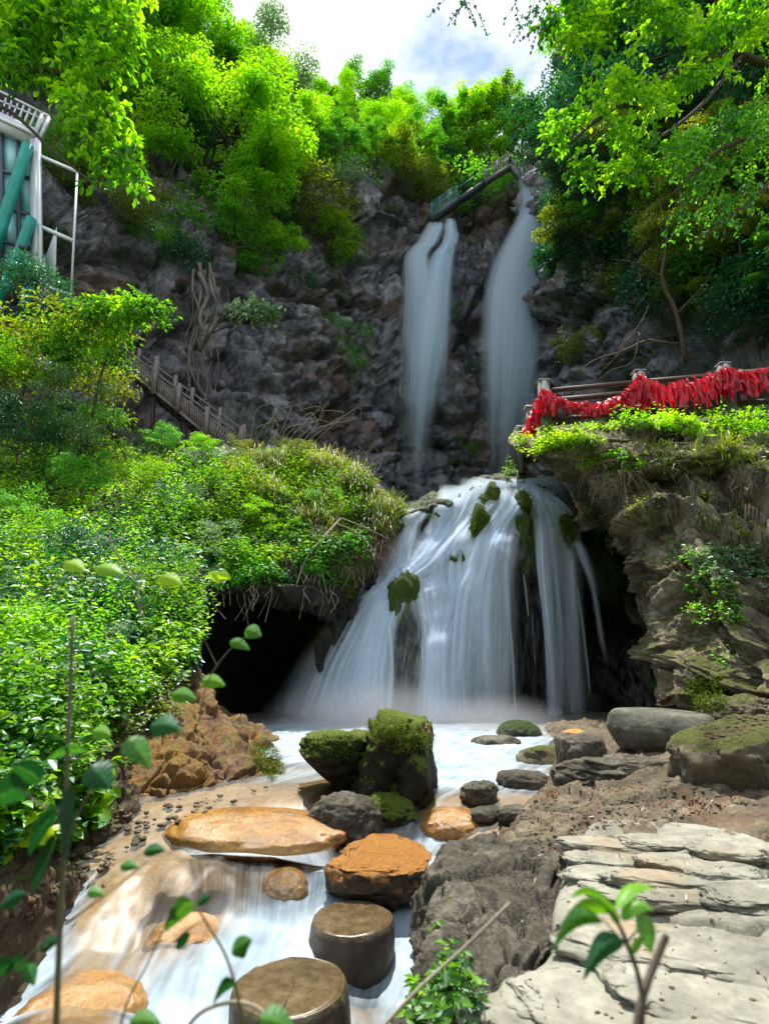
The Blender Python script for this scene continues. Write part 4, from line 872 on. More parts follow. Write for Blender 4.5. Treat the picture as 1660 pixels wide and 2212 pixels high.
def curtain(name, label, top, bot, n=26, m_=14, dens=.95, free=False):
    t = crom(np.array([PZ(*q) for q in top]), n); b = crom(np.array([PZ(*q) for q in bot]), n)
    if not free: t[:, 2] = level(t[:, :2]) + .045
    b[:, 2] = level(b[:, :2]) + .012
    s = np.linspace(0, 1, m_)[:, None, None]; V = t[None] * (1 - s) + b[None] * s
    V = V + np.array((0, 0, 1.)) * ((1 - s ** 2) - (1 - s)) * (t[:, 2] - b[:, 2])[None, :, None] * (.35 if free else .9) + np.array((0, -1, 0)) * (np.sin(s * 1.57) * .03)
    L_ = np.linalg.norm(t - b, axis=1).mean(); W_ = np.concatenate([[0], np.cumsum(np.linalg.norm(np.diff(t, axis=0), axis=1))])
    e = np.sin(np.pi * np.linspace(0, 1, n)) ** .5; D = e[None] * np.clip(np.linspace(0, 1, m_) * 3 + .25, 0, 1)[:, None] * dens
    fl = np.stack([np.repeat(W_[None], m_, 0) + t[0, 0] * 3, np.repeat(np.linspace(0, L_, m_)[:, None], n, 1), np.zeros((m_, n))], -1)
    o = water_obj(name, [(V.reshape(-1, 3), grid_faces(m_, n), D.ravel(), fl.reshape(-1, 3))], M['curtain']); return tag(o, label, 'small waterfall')
curtain('small_waterfall', 'fringed curtain of water falling off the front lip of the orange slab', [(395, 1822, .36), (450, 1842, .385), (530, 1850, .39), (610, 1850, .385), (690, 1838, .37), (715, 1822, .36)], [(370, 1870, .20), (430, 1898, .12), (530, 1902, .10), (620, 1896, .12), (705, 1888, .14), (735, 1865, .18)], n=60, dens=.62, free=True)
curtain('small_waterfall', 'upper white drop of the right-hand channel', [(905, 1832, .34), (945, 1838, .33), (1000, 1830, .33)], [(905, 1885, .12), (940, 1892, .11), (990, 1885, .13)])
curtain('small_waterfall', 'lower white chute of the right-hand channel beside the dark wet rock', [(895, 1888, .12), (930, 1892, .11), (975, 1888, .12)], [(868, 1990, -.11), (900, 1995, -.12), (932, 1985, -.11)])
curtain('small_waterfall', 'dribble of water down the right flank of the knobbly mossy rock', [(785, 1762, .40), (800, 1765, .40)], [(790, 1812, .30), (806, 1812, .30)], n=8)
for lab, (px, py, Y), sz in [('fine mist drifting at the foot of the cascade', (800, 1560, 9.0), (1.9, 1.1, .75)), ('fine mist right of the cascade foot', (1060, 1570, 8.8), (1.3, 1.0, .55))]:
    V, F = ICO[3]; o = link('mist', mesh('mist', V, F), M['mistvol'], None, at(px, py, Y)); o.scale = sz; tag(o, lab, None, None, 'stuff')

# moss humps that stand out between the strands of water
for k, (px, py, hw, hh, lab) in enumerate([(1062, 1085, .14, .26, 'bright moss hump parting the water just under the cascade crest'), (1036, 1150, .13, .34, 'long green moss rib left of centre between the cascade strands'), (868, 1305, .20, .46, 'large dark green moss hump low in the left half of the cascade'),
        (1128, 1090, .10, .17, 'small moss hump under the crest, right of the long rib'), (1128, 1165, .13, .42, 'tall wet moss column in the middle of the thin strands'), (1218, 1150, .17, .30, 'rounded moss cushion near the outermost strand'), (1228, 1200, .12, .18, 'small moss cushion under the outer rounded one'), (937, 1130, .10, .14, 'little moss patch high in the left strands'), (985, 1215, .13, .22, 'moss hump behind thin water in the middle of the fan')]):
    r_ = BODY.ray_cast(Vector(CAM), Vector(DIR(px, py)).normalized(), 60)
    if r_[0] is None: continue
    Yh = r_[0][1] + (.10 if k in (4, 8) else .05)
    rock('moss_hump', lab, at(px, py, Yh), (hw * 1.5, .24, hh * 1.35), 300 + k, M['moss_rock'], amp=.20, box=.05, sub=4, cat='mossy rock', rot=.2)
# broken bedding plates of the pale slab
BIG = [(1490, 2050, .42, .16, .045, -.25, 'wide smooth plate in the middle of the pale slab'), (1570, 2150, .40, .17, .05, -.35, 'smooth plate above the dark cleft near the bottom right corner'), (1330, 2165, .34, .15, .04, -.2, 'smooth plate at the near left of the pale slab'), (1180, 2195, .26, .14, .04, .15, 'yellowish plate at the nearest corner of the pale slab')]
for k, (px, py, a_, b_, c3, ro, lab) in enumerate(BIG):
    r_ = SLABT.ray_cast(Vector(CAM), Vector(DIR(px, py)).normalized(), 20)
    if r_[0] is not None: rock('rock_plate', lab, np.array(r_[0]) + (0, 0, -.014), (a_, b_ * 1.15, c3), 440 + k, M['pale'], amp=.12, box=.35, rot=ro, sub=5, cat='rock plate', freq=1.0, cuts=[(0, -.05, 1, .6)])
rp_ = random.Random(9)
PLT = [(1300, 1838, .42, 'long thin plate at the back of the pale slab'), (1440, 1832, .40, 'back plate of the pale slab, right of the longest one'), (1330, 1872, .34, 'second plate step down on the pale slab'), (1475, 1878, .36, 'dark-edged plate over the deep cleft of the pale slab'), (1290, 1905, .30, 'plate at the left edge of the broken ledges'), (1420, 1915, .38, 'broad plate in the middle of the broken ledges'),
       (1545, 1900, .28, 'plate at the right end of the cleft'), (1350, 1945, .36, 'low plate in front of the broken ledges'), (1480, 1962, .34, 'front plate curling down to the right'), (1560, 1850, .26, 'small plate behind the right end of the cleft'), (1260, 1868, .20, 'short chipped plate at the slab corner'), (1590, 1955, .22, 'short plate near the right frame side of the slab')]
for k, (px, py, w_, lab) in enumerate(PLT):
    p, n = None, None
    V_, F_ = SLAB; d_ = DIR(px, py); r_ = SLABT.ray_cast(Vector(CAM), Vector(d_).normalized(), 20)
    if r_[0] is None: continue
    c_ = np.array(r_[0]) + (.035, .02, .012)
    rock('rock_plate', lab, c_, (w_ * .66, rp_.uniform(.07, .12), rp_.uniform(.028, .045)), 400 + k, M['pale'], amp=.10, box=.45, rot=rp_.uniform(-.35, -.12), sub=5, cat='rock plate', freq=1.5, cuts=[(0, -.1, 1, .75)])

Vs = []; Fs = []; n0 = 0
for V_, F_ in TERRAIN: Vs.append(V_); Fs.append([tuple(f) for f in (F_ + n0).tolist()]); n0 += len(V_)
BV = BVHTree.FromPolygons(np.concatenate(Vs).tolist(), sum(Fs, []))
# ------------------------------------------------------------------ vegetation
def unit(v): return v / (np.linalg.norm(v, axis=-1, keepdims=True) + 1e-9)
def in_poly(poly, x, y):
    c = False; n = len(poly); j = n - 1
    for i in range(n):
        xi, yi = poly[i]; xj, yj = poly[j]
        if (yi > y) != (yj > y) and x < (xj - xi) * (y - yi) / (yj - yi) + xi: c = not c
        j = i
    return c
def sample_poly(poly, n, r=None):
    r = r or random; xs = [p[0] for p in poly]; ys = [p[1] for p in poly]; o = []
    while len(o) < n:
        x = r.uniform(min(xs), max(xs)); y = r.uniform(min(ys), max(ys))
        if in_poly(poly, x, y): o.append((x, y))
    return o
def clump_leaves(mb, c, rad, n, size, flat=.6, tone=.5, out=None, six=False, asp=.5, droop=.35):
    """n leaves through an ellipsoid round c, denser near its upper skin"""
    d = unit(rng.normal(size=(n, 3))); d[:, 2] = np.where(d[:, 2] < -.25, -d[:, 2], d[:, 2])
    rr = rad * (rng.random(n) ** .45)[:, None]
    p = c + d * rr * np.array((1, 1, flat))
    nr = unit(d * .5 + np.array((0, 0, .75)) + rng.normal(size=(n, 3)) * .45)
    ax = unit(d * np.array((1, 1, .2)) + rng.normal(size=(n, 3)) * .5 - np.array((0, 0, droop)))
    sz = size * rng.uniform(.65, 1.3, n)
    t = np.clip(tone + .22 * d[:, 2] * 0 + rng.normal(size=n) * .14, 0, 1)
    mb.leaves(p, ax, nr, sz, sz * asp, t, six=six)

def make_tree(H, Rr, nl, leaf, n_limbs=11, seed=0, trunk_r=.03, low=.3, droop=.0, flat=.5, multi=1, crad=.20, asp=.55, sparse=1.0):
    """trunk with limbs and a crown of leaf clumps, base at the origin"""
    rs = np.random.default_rng(seed); wood = MB(); lf = MB(); tips = []
    for m_ in range(multi):
        a0 = rs.uniform(0, 6.28); lean = (.08 if multi == 1 else .35) * H
        tp = [np.array((0, 0, -.3 * 1.))] + [np.array((math.cos(a0) * lean * t + rs.normal() * .02 * H, math.sin(a0) * lean * t + rs.normal() * .02 * H, H * .86 * t)) for t in np.linspace(.0, 1, 6)]
        tp = crom(tp, 16); r = trunk_r * H * (1 - np.linspace(0, 1, 16) * .85) / (multi ** .5)
        wood.tube(tp, r, 7)
        for k in range(max(3, n_limbs // multi)):
            t = low + (1 - low) * (k + rs.random() * .6) / max(3, n_limbs // multi); b = tp[min(15, int(t * 15))]
            az = k * 2.4 + rs.uniform(-.5, .5) + a0; L_ = Rr * (1.15 - .65 * abs(t - .45)) * rs.uniform(.75, 1.15); el = rs.uniform(.1, .7) - droop
            d = np.array((math.cos(az) * math.cos(el), math.sin(az) * math.cos(el), math.sin(el)))
            pts = [b + d * L_ * s + np.array((0, 0, (.12 - droop * .5) * L_ * s * s)) + rs.normal(size=3) * .03 * L_ * (s > 0) for s in np.linspace(0, 1, 5)]
            pts = crom(pts, 9); wood.tube(pts, trunk_r * H * .38 * (1 - .8 * np.linspace(0, 1, 9)) / multi ** .3, 5, cap=False)
            tips += [pts[-1], pts[6]]
            for s in range(3):
                bb = pts[3 + 2 * s - (s == 2)]; dd = unit(d + rs.normal(size=3) * .65); e = bb + dd * L_ * rs.uniform(.3, .5)
                wood.tube(crom([bb, (bb + e) / 2 + rs.normal(size=3) * .03 * L_, e], 5), trunk_r * H * .13 * np.linspace(1, .4, 5), 4, cap=False); tips.append(e)
    tips = np.array(tips); per = int(nl / len(tips))
    for c in tips:
        clump_leaves(lf, c, Rr * crad * rs.uniform(.7, 1.35), int(per * rs.uniform(.5, 1.5)), leaf, flat, tone=rs.uniform(.25, .75), asp=asp, droop=.35 + droop)
    return wood, lf
def proto(name, matleaf, label, cat, **k):
    w_, l_ = make_tree(**k); root = thing(name, (0, 0, 0), label, cat)
    w_.build('trunk', M['bark'], root); c = l_.build('crown', M[matleaf], root); return root
PT = {
 'a': proto('tree', 'mid', '', 'tree', H=6, Rr=2.3, nl=14000, leaf=.135, crad=.25, seed=1),
 'b': proto('tree', 'mid', '', 'tree', H=7, Rr=2.0, nl=14000, leaf=.13, crad=.25, seed=2, low=.35, n_limbs=13),
 'c': proto('tree', 'mid', '', 'tree', H=5, Rr=2.7, nl=15000, leaf=.13, seed=3, multi=3, low=.3, crad=.26),
 'd': proto('tree', 'lime', '', 'tree', H=6, Rr=2.8, nl=15000, leaf=.14, crad=.25, seed=4, droop=.35, low=.25, flat=.7),
 's': proto('shrub', 'olive', '', 'shrub', H=2.2, Rr=1.5, nl=4500, leaf=.12, seed=5, multi=4, low=.25, crad=.28, n_limbs=16, trunk_r=.018),
 't': proto('shrub', 'fresh', '', 'shrub', H=2.0, Rr=1.3, nl=3000, leaf=.10, seed=6, multi=5, low=.2, crad=.3, n_limbs=15, trunk_r=.014, asp=.4),
 'p': proto('tree', 'fresh', '', 'tree', H=9, Rr=1.8, nl=5200, leaf=.20, seed=8, low=.5, n_limbs=10, trunk_r=.013, crad=.26),
}
PH = {}
for k_, r_ in PT.items():
    cr_ = [c for c in r_.children if c.name.startswith('crown')][0].data; a_ = np.empty(len(cr_.vertices) * 3, np.float32); cr_.vertices.foreach_get('co', a_); PH[k_] = float(np.percentile(a_[2::3], 97))
used = {}
nplaced = 0
def plant_at(kind, px, py, hpx, matl, label, group=None, lean=0., Y=None, dz=0.):
    """root at what the pixel ray meets (or at depth Y), hpx display pixels tall"""
    global nplaced
    if Y is None:
        p, n = hit(px, py)
        if p is None: return None
        p = p - np.array((0, 0, .05))
    else: p = P(px, py, Y)
    d = DIR(px, py); ext = (p[1] / d[1]) / 1210.
    v = (1106 - py + hpx / 2) / 1210.
    dm = DIR(px, py - hpx / 2)[1]; sc_ = hpx * p[1] / (1210. * dm * dm) / PH[kind]
    p = p + np.array((0, 0, dz))
    yaw = random.uniform(0, 6.28); tilt = (lean if lean else random.uniform(-.08, .08))
    rot = (random.uniform(-.05, .05) + .0, tilt, yaw) if not lean else (0, lean, 0)
    s = (sc_ * random.uniform(.9, 1.1), sc_ * random.uniform(.9, 1.1), sc_ * random.uniform(.9, 1.1))
    cat = 'shrub' if kind in 'st' else 'tree'
    if kind not in used:
        r = PT[kind]; used[kind] = r; r.location = p; r.rotation_euler = rot; r.scale = s; r['label'] = label
        if group: r['group'] = group
        for ch in r.children:
            if ch.name.startswith('crown'): ch.material_slots[0].link = 'OBJECT'; ch.material_slots[0].material = M[matl]
    else:
        r = copy_tree(used[kind], p, rot, s, label, group, {'crown': M[matl]}, cat)
    nplaced += 1
    return r
LANDM = [('the lift tower', 60, 400), ('the corner platform of the footbridge', 1100, 350), ('the narrower upper fall', 960, 480), ('the tall upper fall', 1165, 400), ('the yellow-green shelf shrub', 640, 470), ('the silvery slope-edge trees', 540, 270),
         ('the lowest point of the sky gap', 935, 245), ('the top left corner', 0, 0), ('the bare-trunked tree on the right', 1450, 600), ('the top right corner', 1660, 0), ('the rightmost railing post', 1560, 790), ('the hanging twigs at the top', 1150, 40), ('the left notch of the skyline', 655, 190), ('the near right tree clusters', 1350, 220)]
taken = set()
def where(x, y):
    o_ = []
    for n, a, b in sorted(LANDM, key=lambda l: (l[1] - x) ** 2 + (l[2] - y) ** 2):
        dx, dy = x - a, y - b; r = math.hypot(dx, dy); an = math.degrees(math.atan2(-dy, dx)) % 360
        w_ = ['right of', 'above and right of', 'above', 'above and left of', 'left of', 'below and left of', 'below', 'below and right of'][int((an + 22.5) // 45) % 8]
        o_.append(('just ' if r < 70 else 'well ' if r > 190 else '') + w_ + ' ' + n)
    return o_
def wood_fill(poly, spacing, hpx, choices, group, seed):
    """trees through a region, at least `spacing` pixels apart; choices = [(kind, material, label)]"""
    rs = random.Random(seed); pts = []
    for x, y in sample_poly(poly, 2500, rs):
        if all((x - a) ** 2 + (y - b) ** 2 > spacing ** 2 for a, b in pts): pts.append((x, y))
    pts.sort(key=lambda q: q[1])
    for x, y in pts:
        k, m_, lab = rs.choice(choices); f = rs.uniform(.75, 1.25); size = 'tall ' if f > 1.12 else 'low ' if f < .88 else ''
        for wh in where(x, y - hpx * f / 2)[:5]:
            l_ = size + lab + ' ' + wh
            if l_ not in taken: break
        taken.add(l_); plant_at(k, x, y, hpx * f, m_, l_, group)

# the far wood on the skyline
wood_fill([(480, 190), (560, 240), (640, 275), (720, 262), (860, 275), (940, 330), (950, 420), (890, 410), (800, 380), (700, 410), (640, 390), (600, 410), (540, 330)], 34, 92,
          [('a', 'mid', 'mid-green rounded ridge tree'), ('b', 'fresh', 'bright green ridge tree'), ('c', 'lime', 'lime-green bushy ridge tree')], 'trees of the far ridge wood', 3)
# slender trees behind the footbridge
for k, (x, y, h, m_) in enumerate([(965, 440, 170, 'mid'), (985, 430, 190, 'fresh'), (1010, 415, 190, 'mid'), (1030, 400, 185, 'lime'), (1052, 395, 190, 'fresh'), (1075, 380, 180, 'lime'), (1090, 370, 160, 'lime'), (1110, 375, 150, 'fresh'), (1128, 370, 140, 'lime'), (950, 430, 140, 'deep'), (1000, 460, 120, 'deep')]):
    plant_at('p', x, y, h, m_, ['slender mid-green tree behind the left end of the cliff-top footbridge', 'slender bright green tree over the left end of the footbridge', 'second slender mid-green tree behind the rising footbridge', 'leftmost lime-green slender tree behind the rising footbridge', 'bright green slender tree behind the middle of the footbridge', 'lime-green slender tree just left of the platform corner', 'lime-green slender tree rising straight over the platform corner', 'bright green slender tree just right of the platform corner', 'lime-green slender tree between the platform and the tall fall', 'dark slender tree at the very left end of the footbridge', 'short dark slender tree below the rising footbridge'][k], 'slender trees behind the footbridge', Y=[39, 40, 41, 42, 43, 43, 44, 42, 41, 39.5, 39][k])
# left slope
wood_fill([(-30, -30), (150, 10), (300, 130), (400, 200), (470, 240), (560, 300), (600, 360), (540, 400), (450, 330), (380, 300), (330, 260), (200, 250), (60, 200), (-30, 160)], 46, 140,
          [('a', 'mid', 'mid-green slope tree'), ('b', 'fresh', 'bright green slope tree'), ('c', 'lime', 'broad lime slope tree'), ('d', 'lime', 'drooping lime slope tree')], 'trees of the wooded left slope', 5)
for x, y, h, k, m_, lab in [
    (470, 300, 180, 'c', 'silver', 'silvery-leaved tree leaning off the left slope below the skyline'),
    (560, 350, 150, 'c', 'silver', 'silvery-leaved tree at the outer edge of the left slope above the dark cliff'),
    (630, 370, 90, 't', 'lime', 'small lime-green bush tipping the silvery tree at the slope edge'),
    (420, 430, 210, 'd', 'lime', 'sunlit lime tree hanging down the left cliff, upper of the hanging pair'),
    (480, 470, 200, 'd', 'lime', 'sunlit lime tree hanging furthest out over the cliff in mid left slope'),
    (500, 560, 150, 'd', 'lime', 'lowest tip of the lime foliage hanging down the left cliff'),
    (440, 570, 130, 's', 'mid', 'thin grey-green bush clinging under the hanging lime trees'),
    (350, 420, 170, 'c', 'deep', 'dark tree in the shade between the near branches and the hanging limes'),
    (640, 520, 120, 's', 'olive', 'rounded yellow-green shrub on a shelf of the dark cliff'),
    (690, 560, 80, 's', 'fresh', 'small bright shrub just below the yellow-green shelf shrub'),
    (600, 470, 80, 't', 'olive', 'olive tuft at the left end of the cliff shelf'),
    (770, 440, 70, 's', 'silver', 'grey-green rounded shrub on the grey cliff under the far wood'),
    (865, 440, 85, 's', 'olive', 'yellow-green shrub at the cliff rim beside the footbridge end'),
    (910, 460, 75, 's', 'olive', 'second yellow-green shrub nearer the left fall'),
    (830, 410, 70, 't', 'fresh', 'small green shrub on the rim above the grey cliff'),
    (1040, 525, 120, 's', 'mid', 'dark green shrub between the two upper waterfalls'),
    (1015, 500, 80, 's', 'deep', 'deep green shrub hanging by the left upper waterfall'),
    (735, 800, 85, 't', 'mid', 'small fern-like green shrub growing from the middle of the dark cliff'),
    (180, 440, 110, 's', 'olive', 'olive shrub on the cliff beside the lift tower'),
    (235, 490, 110, 's', 'olive', 'olive shrub low on the cliff beside the lift tower'),
    (120, 400, 90, 's', 'mid', 'green shrub just behind the outer pole of the lift frame'),
    (1010, 1000, 55, 't', 'mid', 'small dark plant at the foot of the falls'),
    (800, 975, 45, 't', 'dry', 'dry brush at the cliff foot above the mound'),
    (590, 540, 75, 's', 'deep', 'dark green shrub on the cliff left of the shelf shrub'), (720, 500, 70, 's', 'deep', 'dark teal shrub on the upper grey cliff'), (760, 560, 45, 't', 'mid', 'tiny green tuft in the middle of the grey cliff'),
    (540, 620, 70, 's', 'mid', 'green shrub hanging on the cliff under the hanging limes'), (380, 620, 80, 's', 'deep', 'dark shrub on the cliff above the root column'), (820, 500, 50, 't', 'olive', 'olive tuft on the grey cliff left of the narrower fall'),
    (660, 640, 50, 't', 'deep', 'dark tuft on the cliff below the two shelf shrubs'), (310, 560, 70, 's', 'mid', 'green shrub on the shaded cliff between the tower and the roots'), (1000, 700, 50, 't', 'mid', 'small green tuft on the rock rib between the upper falls'), (1030, 820, 45, 't', 'deep', 'dark tuft low on the rock rib between the upper falls'),
]:
    plant_at(k, x, y, h, m_, lab)
# right wall
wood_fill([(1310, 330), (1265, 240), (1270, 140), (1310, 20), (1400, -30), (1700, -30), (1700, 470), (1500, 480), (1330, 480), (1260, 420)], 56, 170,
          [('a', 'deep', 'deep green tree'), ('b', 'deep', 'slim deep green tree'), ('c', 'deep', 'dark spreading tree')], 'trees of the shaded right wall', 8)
wood_fill([(1350, 440), (1360, 440), (1500, 440), (1700, 420), (1700, 700), (1560, 640), (1400, 600), (1300, 660), (1230, 600)], 62, 150,
          [('c', 'olive', 'olive-green bushy tree'), ('a', 'mid', 'mid-green bushy tree'), ('d', 'olive', 'drooping olive tree'), ('c', 'deep', 'dark bushy tree')], 'bushy trees low on the right wall', 9)
for x, y, h, k, m_, lab in [
    (1290, 790, 90, 's', 'olive', 'dull olive shrub at the foot of the right wall beside the falls'),
    (1330, 620, 130, 's', 'olive', 'olive shrub hanging from the right wall above the bare branches'),
    (1245, 490, 100, 's', 'deep', 'deep green shrub against the right side of the tall fall'),
    (1245, 570, 80, 't', 'deep', 'sparse dark shrub halfway down beside the tall fall'),
    (1640, 760, 130, 's', 'deep', 'dark shrub at the frame edge behind the ribboned railing'),
    (1560, 700, 140, 's', 'mid', 'mid-green shrub on the right wall above the ribboned railing'),
    (1450, 720, 120, 's', 'deep', 'dark shrub in the hollow of the right wall')]:
    plant_at(k, x, y, h, m_, lab)

def cover(name, poly, n, kind, mat, size, height, per, seed, label=None, tone=.5, asp=.55, clump=.8, six=False, up=.8, grass=False, density=1.8):
    """leafy ground cover rooted on whatever the rays meet inside the polygon"""
    rs = random.Random(seed); mb = MB(); st = MB(); k = 0
    P0 = []; N0 = []
    for x, y in sample_poly(poly, n, rs):
        p, nn_ = hit(x, y)
        if p is None: continue
        P0.append(p); N0.append(nn_)
    P0 = np.array(P0); N0 = np.array(N0)
    keep = (vn(P0 * density, seed) + .5 * vn(P0 * density * 2.7, seed + 1)) > (-clump + (rng.random(len(P0)) - .5) * .3)
    P0, N0 = P0[keep], N0[keep]; m_ = len(P0)
    d = unit(N0 * .5 + np.array((0, 0, up)) + rng.normal(size=(m_, 3)) * .3)
    hgt = height * rng.uniform(.5, 1.25, m_) * np.clip(.8 + 1.4 * vn(P0 * density * .9, seed + 40), .25, 2.0)
    tn = np.clip(tone + .35 * vn(P0 * 2.3, seed + 5) + .2 * vn(P0 * .8, seed + 6) + .12 * rng.normal(size=m_), 0, 1)
    if grass:
        for s in range(per):
            dd = unit(d + rng.normal(size=(m_, 3)) * .45); L_ = hgt * rng.uniform(.6, 1.2, m_)
            sd_ = unit(np.cross(dd, rng.normal(size=(m_, 3)))) * (size * rng.uniform(.7, 1.3, m_))[:, None]
            b = P0 + rng.normal(size=(m_, 3)) * .03; q1 = b + dd * (L_ * .5)[:, None]; q2 = b + dd * (L_ * .8)[:, None] + np.array((0, 0, -1)) * (L_ * .12)[:, None] + np.cross(sd_, dd) * 4
            q3 = q2 + unit(dd * .5 - np.array((0, 0, .9))) * (L_ * .3)[:, None]
            V = np.stack([b - sd_ * .5, b + sd_ * .5, q1 + sd_ * .5, q1 - sd_ * .5, q2 + sd_ * .3, q2 - sd_ * .3, q3], 1)
            o_ = np.arange(m_)[:, None] * 7
            mb.add(V.reshape(-1, 3), np.concatenate([o_ + np.array((0, 1, 2, 3)), o_ + np.array((3, 2, 4, 5))]), o_ + np.array((5, 4, 6)), np.repeat(np.clip(tn + rng.normal(size=m_) * .1, 0, 1), 7))
    else:
        for s in range(per):
            t = (s + 1) / per
            az = rng.uniform(0, 6.28, m_); rad = np.stack([np.cos(az), np.sin(az), np.zeros(m_)], 1)
            p = P0 + d * (hgt * t)[:, None] + rad * (size * .4)
            ax = unit(rad + rng.normal(size=(m_, 3)) * .25 - np.array((0, 0, .25 * (1 - t)))); nr = unit(np.array((0, 0, 1.)) + rng.normal(size=(m_, 3)) * .4 - np.array((0, .25, 0)))
            sz = size * rng.uniform(.6, 1.35, m_)
            mb.leaves(p, ax, nr, sz, sz * asp, np.clip(tn + rng.normal(size=m_) * .10, 0, 1), six=six)
    o = mb.build(name, M[mat]); tag(o, label, None, None, 'stuff'); return o

# foliage that clothes the slopes between the trees
cover('undergrowth', [(-30, -60), (1660, -60), (1700, 420), (1250, 430), (1150, 330), (960, 440), (820, 380), (640, 400), (560, 430), (380, 350), (260, 240), (-30, 180)], 7000, 0, 'mid', .26, 1.2, 9, 21, 'leafy undergrowth clothing the steep slopes', clump=.9, density=.3)
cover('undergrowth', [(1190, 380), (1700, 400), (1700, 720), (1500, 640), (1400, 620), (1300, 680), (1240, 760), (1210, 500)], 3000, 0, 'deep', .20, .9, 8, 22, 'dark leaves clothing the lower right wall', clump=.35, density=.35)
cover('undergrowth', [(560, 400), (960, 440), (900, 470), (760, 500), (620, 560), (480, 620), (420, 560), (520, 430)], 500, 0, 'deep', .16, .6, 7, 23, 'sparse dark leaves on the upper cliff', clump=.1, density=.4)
cover('undergrowth', [(980, 480), (1110, 420), (1130, 500), (1060, 560), (1040, 1000), (980, 1000), (960, 800), (1000, 600)], 420, 0, 'deep', .14, .4, 6, 24, 'damp plants on the rock rib between the falls', clump=.2, density=.5)
cover('undergrowth', [(200, 480), (420, 560), (700, 650), (760, 980), (560, 930), (420, 820), (300, 740), (220, 620)], 420, 0, 'dry', .10, .35, 6, 25, 'dry scrub on the dark cliff ledges', clump=.1, density=.5, asp=.25)

# left bank
LBK = [(-40, 900), (90, 860), (250, 880), (400, 990), (520, 990), (420, 1060), (440, 1200), (430, 1330), (420, 1440), (370, 1480), (260, 1540), (190, 1600), (130, 1700), (60, 1800), (-40, 1880)]
cover('ground_cover', LBK, 3600, 0, 'fresh', .075, .34, 12, 31, 'dense bright green leafy plants covering the left bank', clump=.75, six=True, density=1.1)
cover('ground_cover', LBK, 2600, 0, 'lime', .06, .42, 12, 32, 'lime-green small-leaved plants among the left bank cover', clump=.35, density=1.4, tone=.55)
cover('ground_cover', LBK, 2400, 0, 'deep', .085, .34, 9, 33, 'dark green plants low on the left bank', clump=.35, density=.9)
cover('fern_fronds', LBK, 520, 0, 'silver', .10, .45, 10, 34, 'pale narrow leaves poking out of the left bank', clump=.0, asp=.3, density=1.5, tone=.3)
MND = [(400, 1000), (520, 985), (640, 975), (760, 1020), (870, 1095), (850, 1150), (790, 1180), (700, 1190), (600, 1230), (480, 1240), (430, 1150), (420, 1050)]
cover('grass', [(480, 1000), (640, 985), (760, 1020), (880, 1100), (840, 1150), (740, 1160), (640, 1120), (540, 1060), (480, 1000)], 2600, 0, 'grass', .012, .42, 7, 35, 'yellow-green grass tufts along the crest of the mound', clump=.7, grass=True)
cover('ground_cover', MND, 2300, 0, 'fresh', .065, .36, 11, 36, 'green leafy plants covering the mound', clump=.6, density=1.2)
cover('ground_cover', [(430, 1180), (560, 1200), (700, 1180), (800, 1160), (790, 1230), (720, 1270), (600, 1260), (450, 1280)], 1200, 0, 'mid', .06, .25, 9, 37, 'shaded plants on the overhanging face of the mound', clump=.45, density=1.6)
cover('grass', [(600, 1120), (860, 1120), (840, 1190), (740, 1240), (620, 1230)], 900, 0, 'dry', .006, .34, 5, 38, 'dry hanging grass on the mound edge', clump=.4, grass=True, up=-.4)
cover('ground_cover', [(0, 1700), (60, 1690), (200, 1720), (210, 1780), (110, 1830), (0, 1860)], 260, 0, 'fresh', .10, .22, 7, 39, 'broad-leaved ground plants at the foot of the left bank', clump=.5, six=True, asp=.8)
cover('ground_cover', [(230, 1480), (380, 1470), (430, 1530), (360, 1560), (250, 1600), (180, 1680)], 420, 0, 'olive', .05, .16, 8, 40, 'yellowing small plants above the red outcrop', clump=.2)
cover('grass', [(0, 1480), (220, 1480), (200, 1640), (60, 1800), (0, 1820)], 500, 0, 'dry', .008, .45, 5, 41, 'bare dry stems at the foot of the left bank', clump=.2, grass=True)
# right bank
cover('ground_cover', [(1250, 905), (1400, 880), (1700, 870), (1700, 960), (1560, 950), (1480, 940), (1340, 925), (1260, 930)], 620, 0, 'lime', .08, .22, 12, 42, 'bright fern-like plants on the right bank under the railing', clump=.75, asp=.32, density=1.2, tone=.6)
cover('ground_cover', [(1110, 960), (1250, 940), (1300, 960), (1180, 980), (1130, 1000)], 300, 0, 'fresh', .07, .30, 9, 43, 'green plants at the corner of the ribboned railing', clump=.7)
cover('grass', [(1150, 960), (1660, 960), (1660, 1020), (1400, 1010), (1200, 1000)], 260, 0, 'olive', .012, .28, 6, 44, 'dull grass on the right bank ledges', clump=.3, grass=True)
cover('ground_cover', [(1250, 985), (1340, 975), (1400, 1010), (1360, 1030), (1270, 1030)], 140, 0, 'lime', .07, .28, 9, 45, 'small lime plant cluster on the bare rock below the ferns', clump=.6, tone=.7)
cover('ground_cover', [(1500, 1180), (1700, 1180), (1700, 1330), (1600, 1320), (1540, 1260)], 260, 0, 'silver', .055, .22, 9, 46, 'pale leafy plants on the shaded right bank', clump=.3)
cover('ground_cover', [(1080, 985), (1120, 975), (1130, 1020), (1085, 1035)], 110, 0, 'fresh', .06, .35, 9, 47, 'tuft of light green plants beside the cascade crest', clump=.9)
cover('ground_cover', [(900, 2120), (1010, 2090), (1020, 2230), (880, 2230)], 60, 0, 'fresh', .045, .16, 7, 48, 'small seedlings on the wet dark rock', clump=.3)

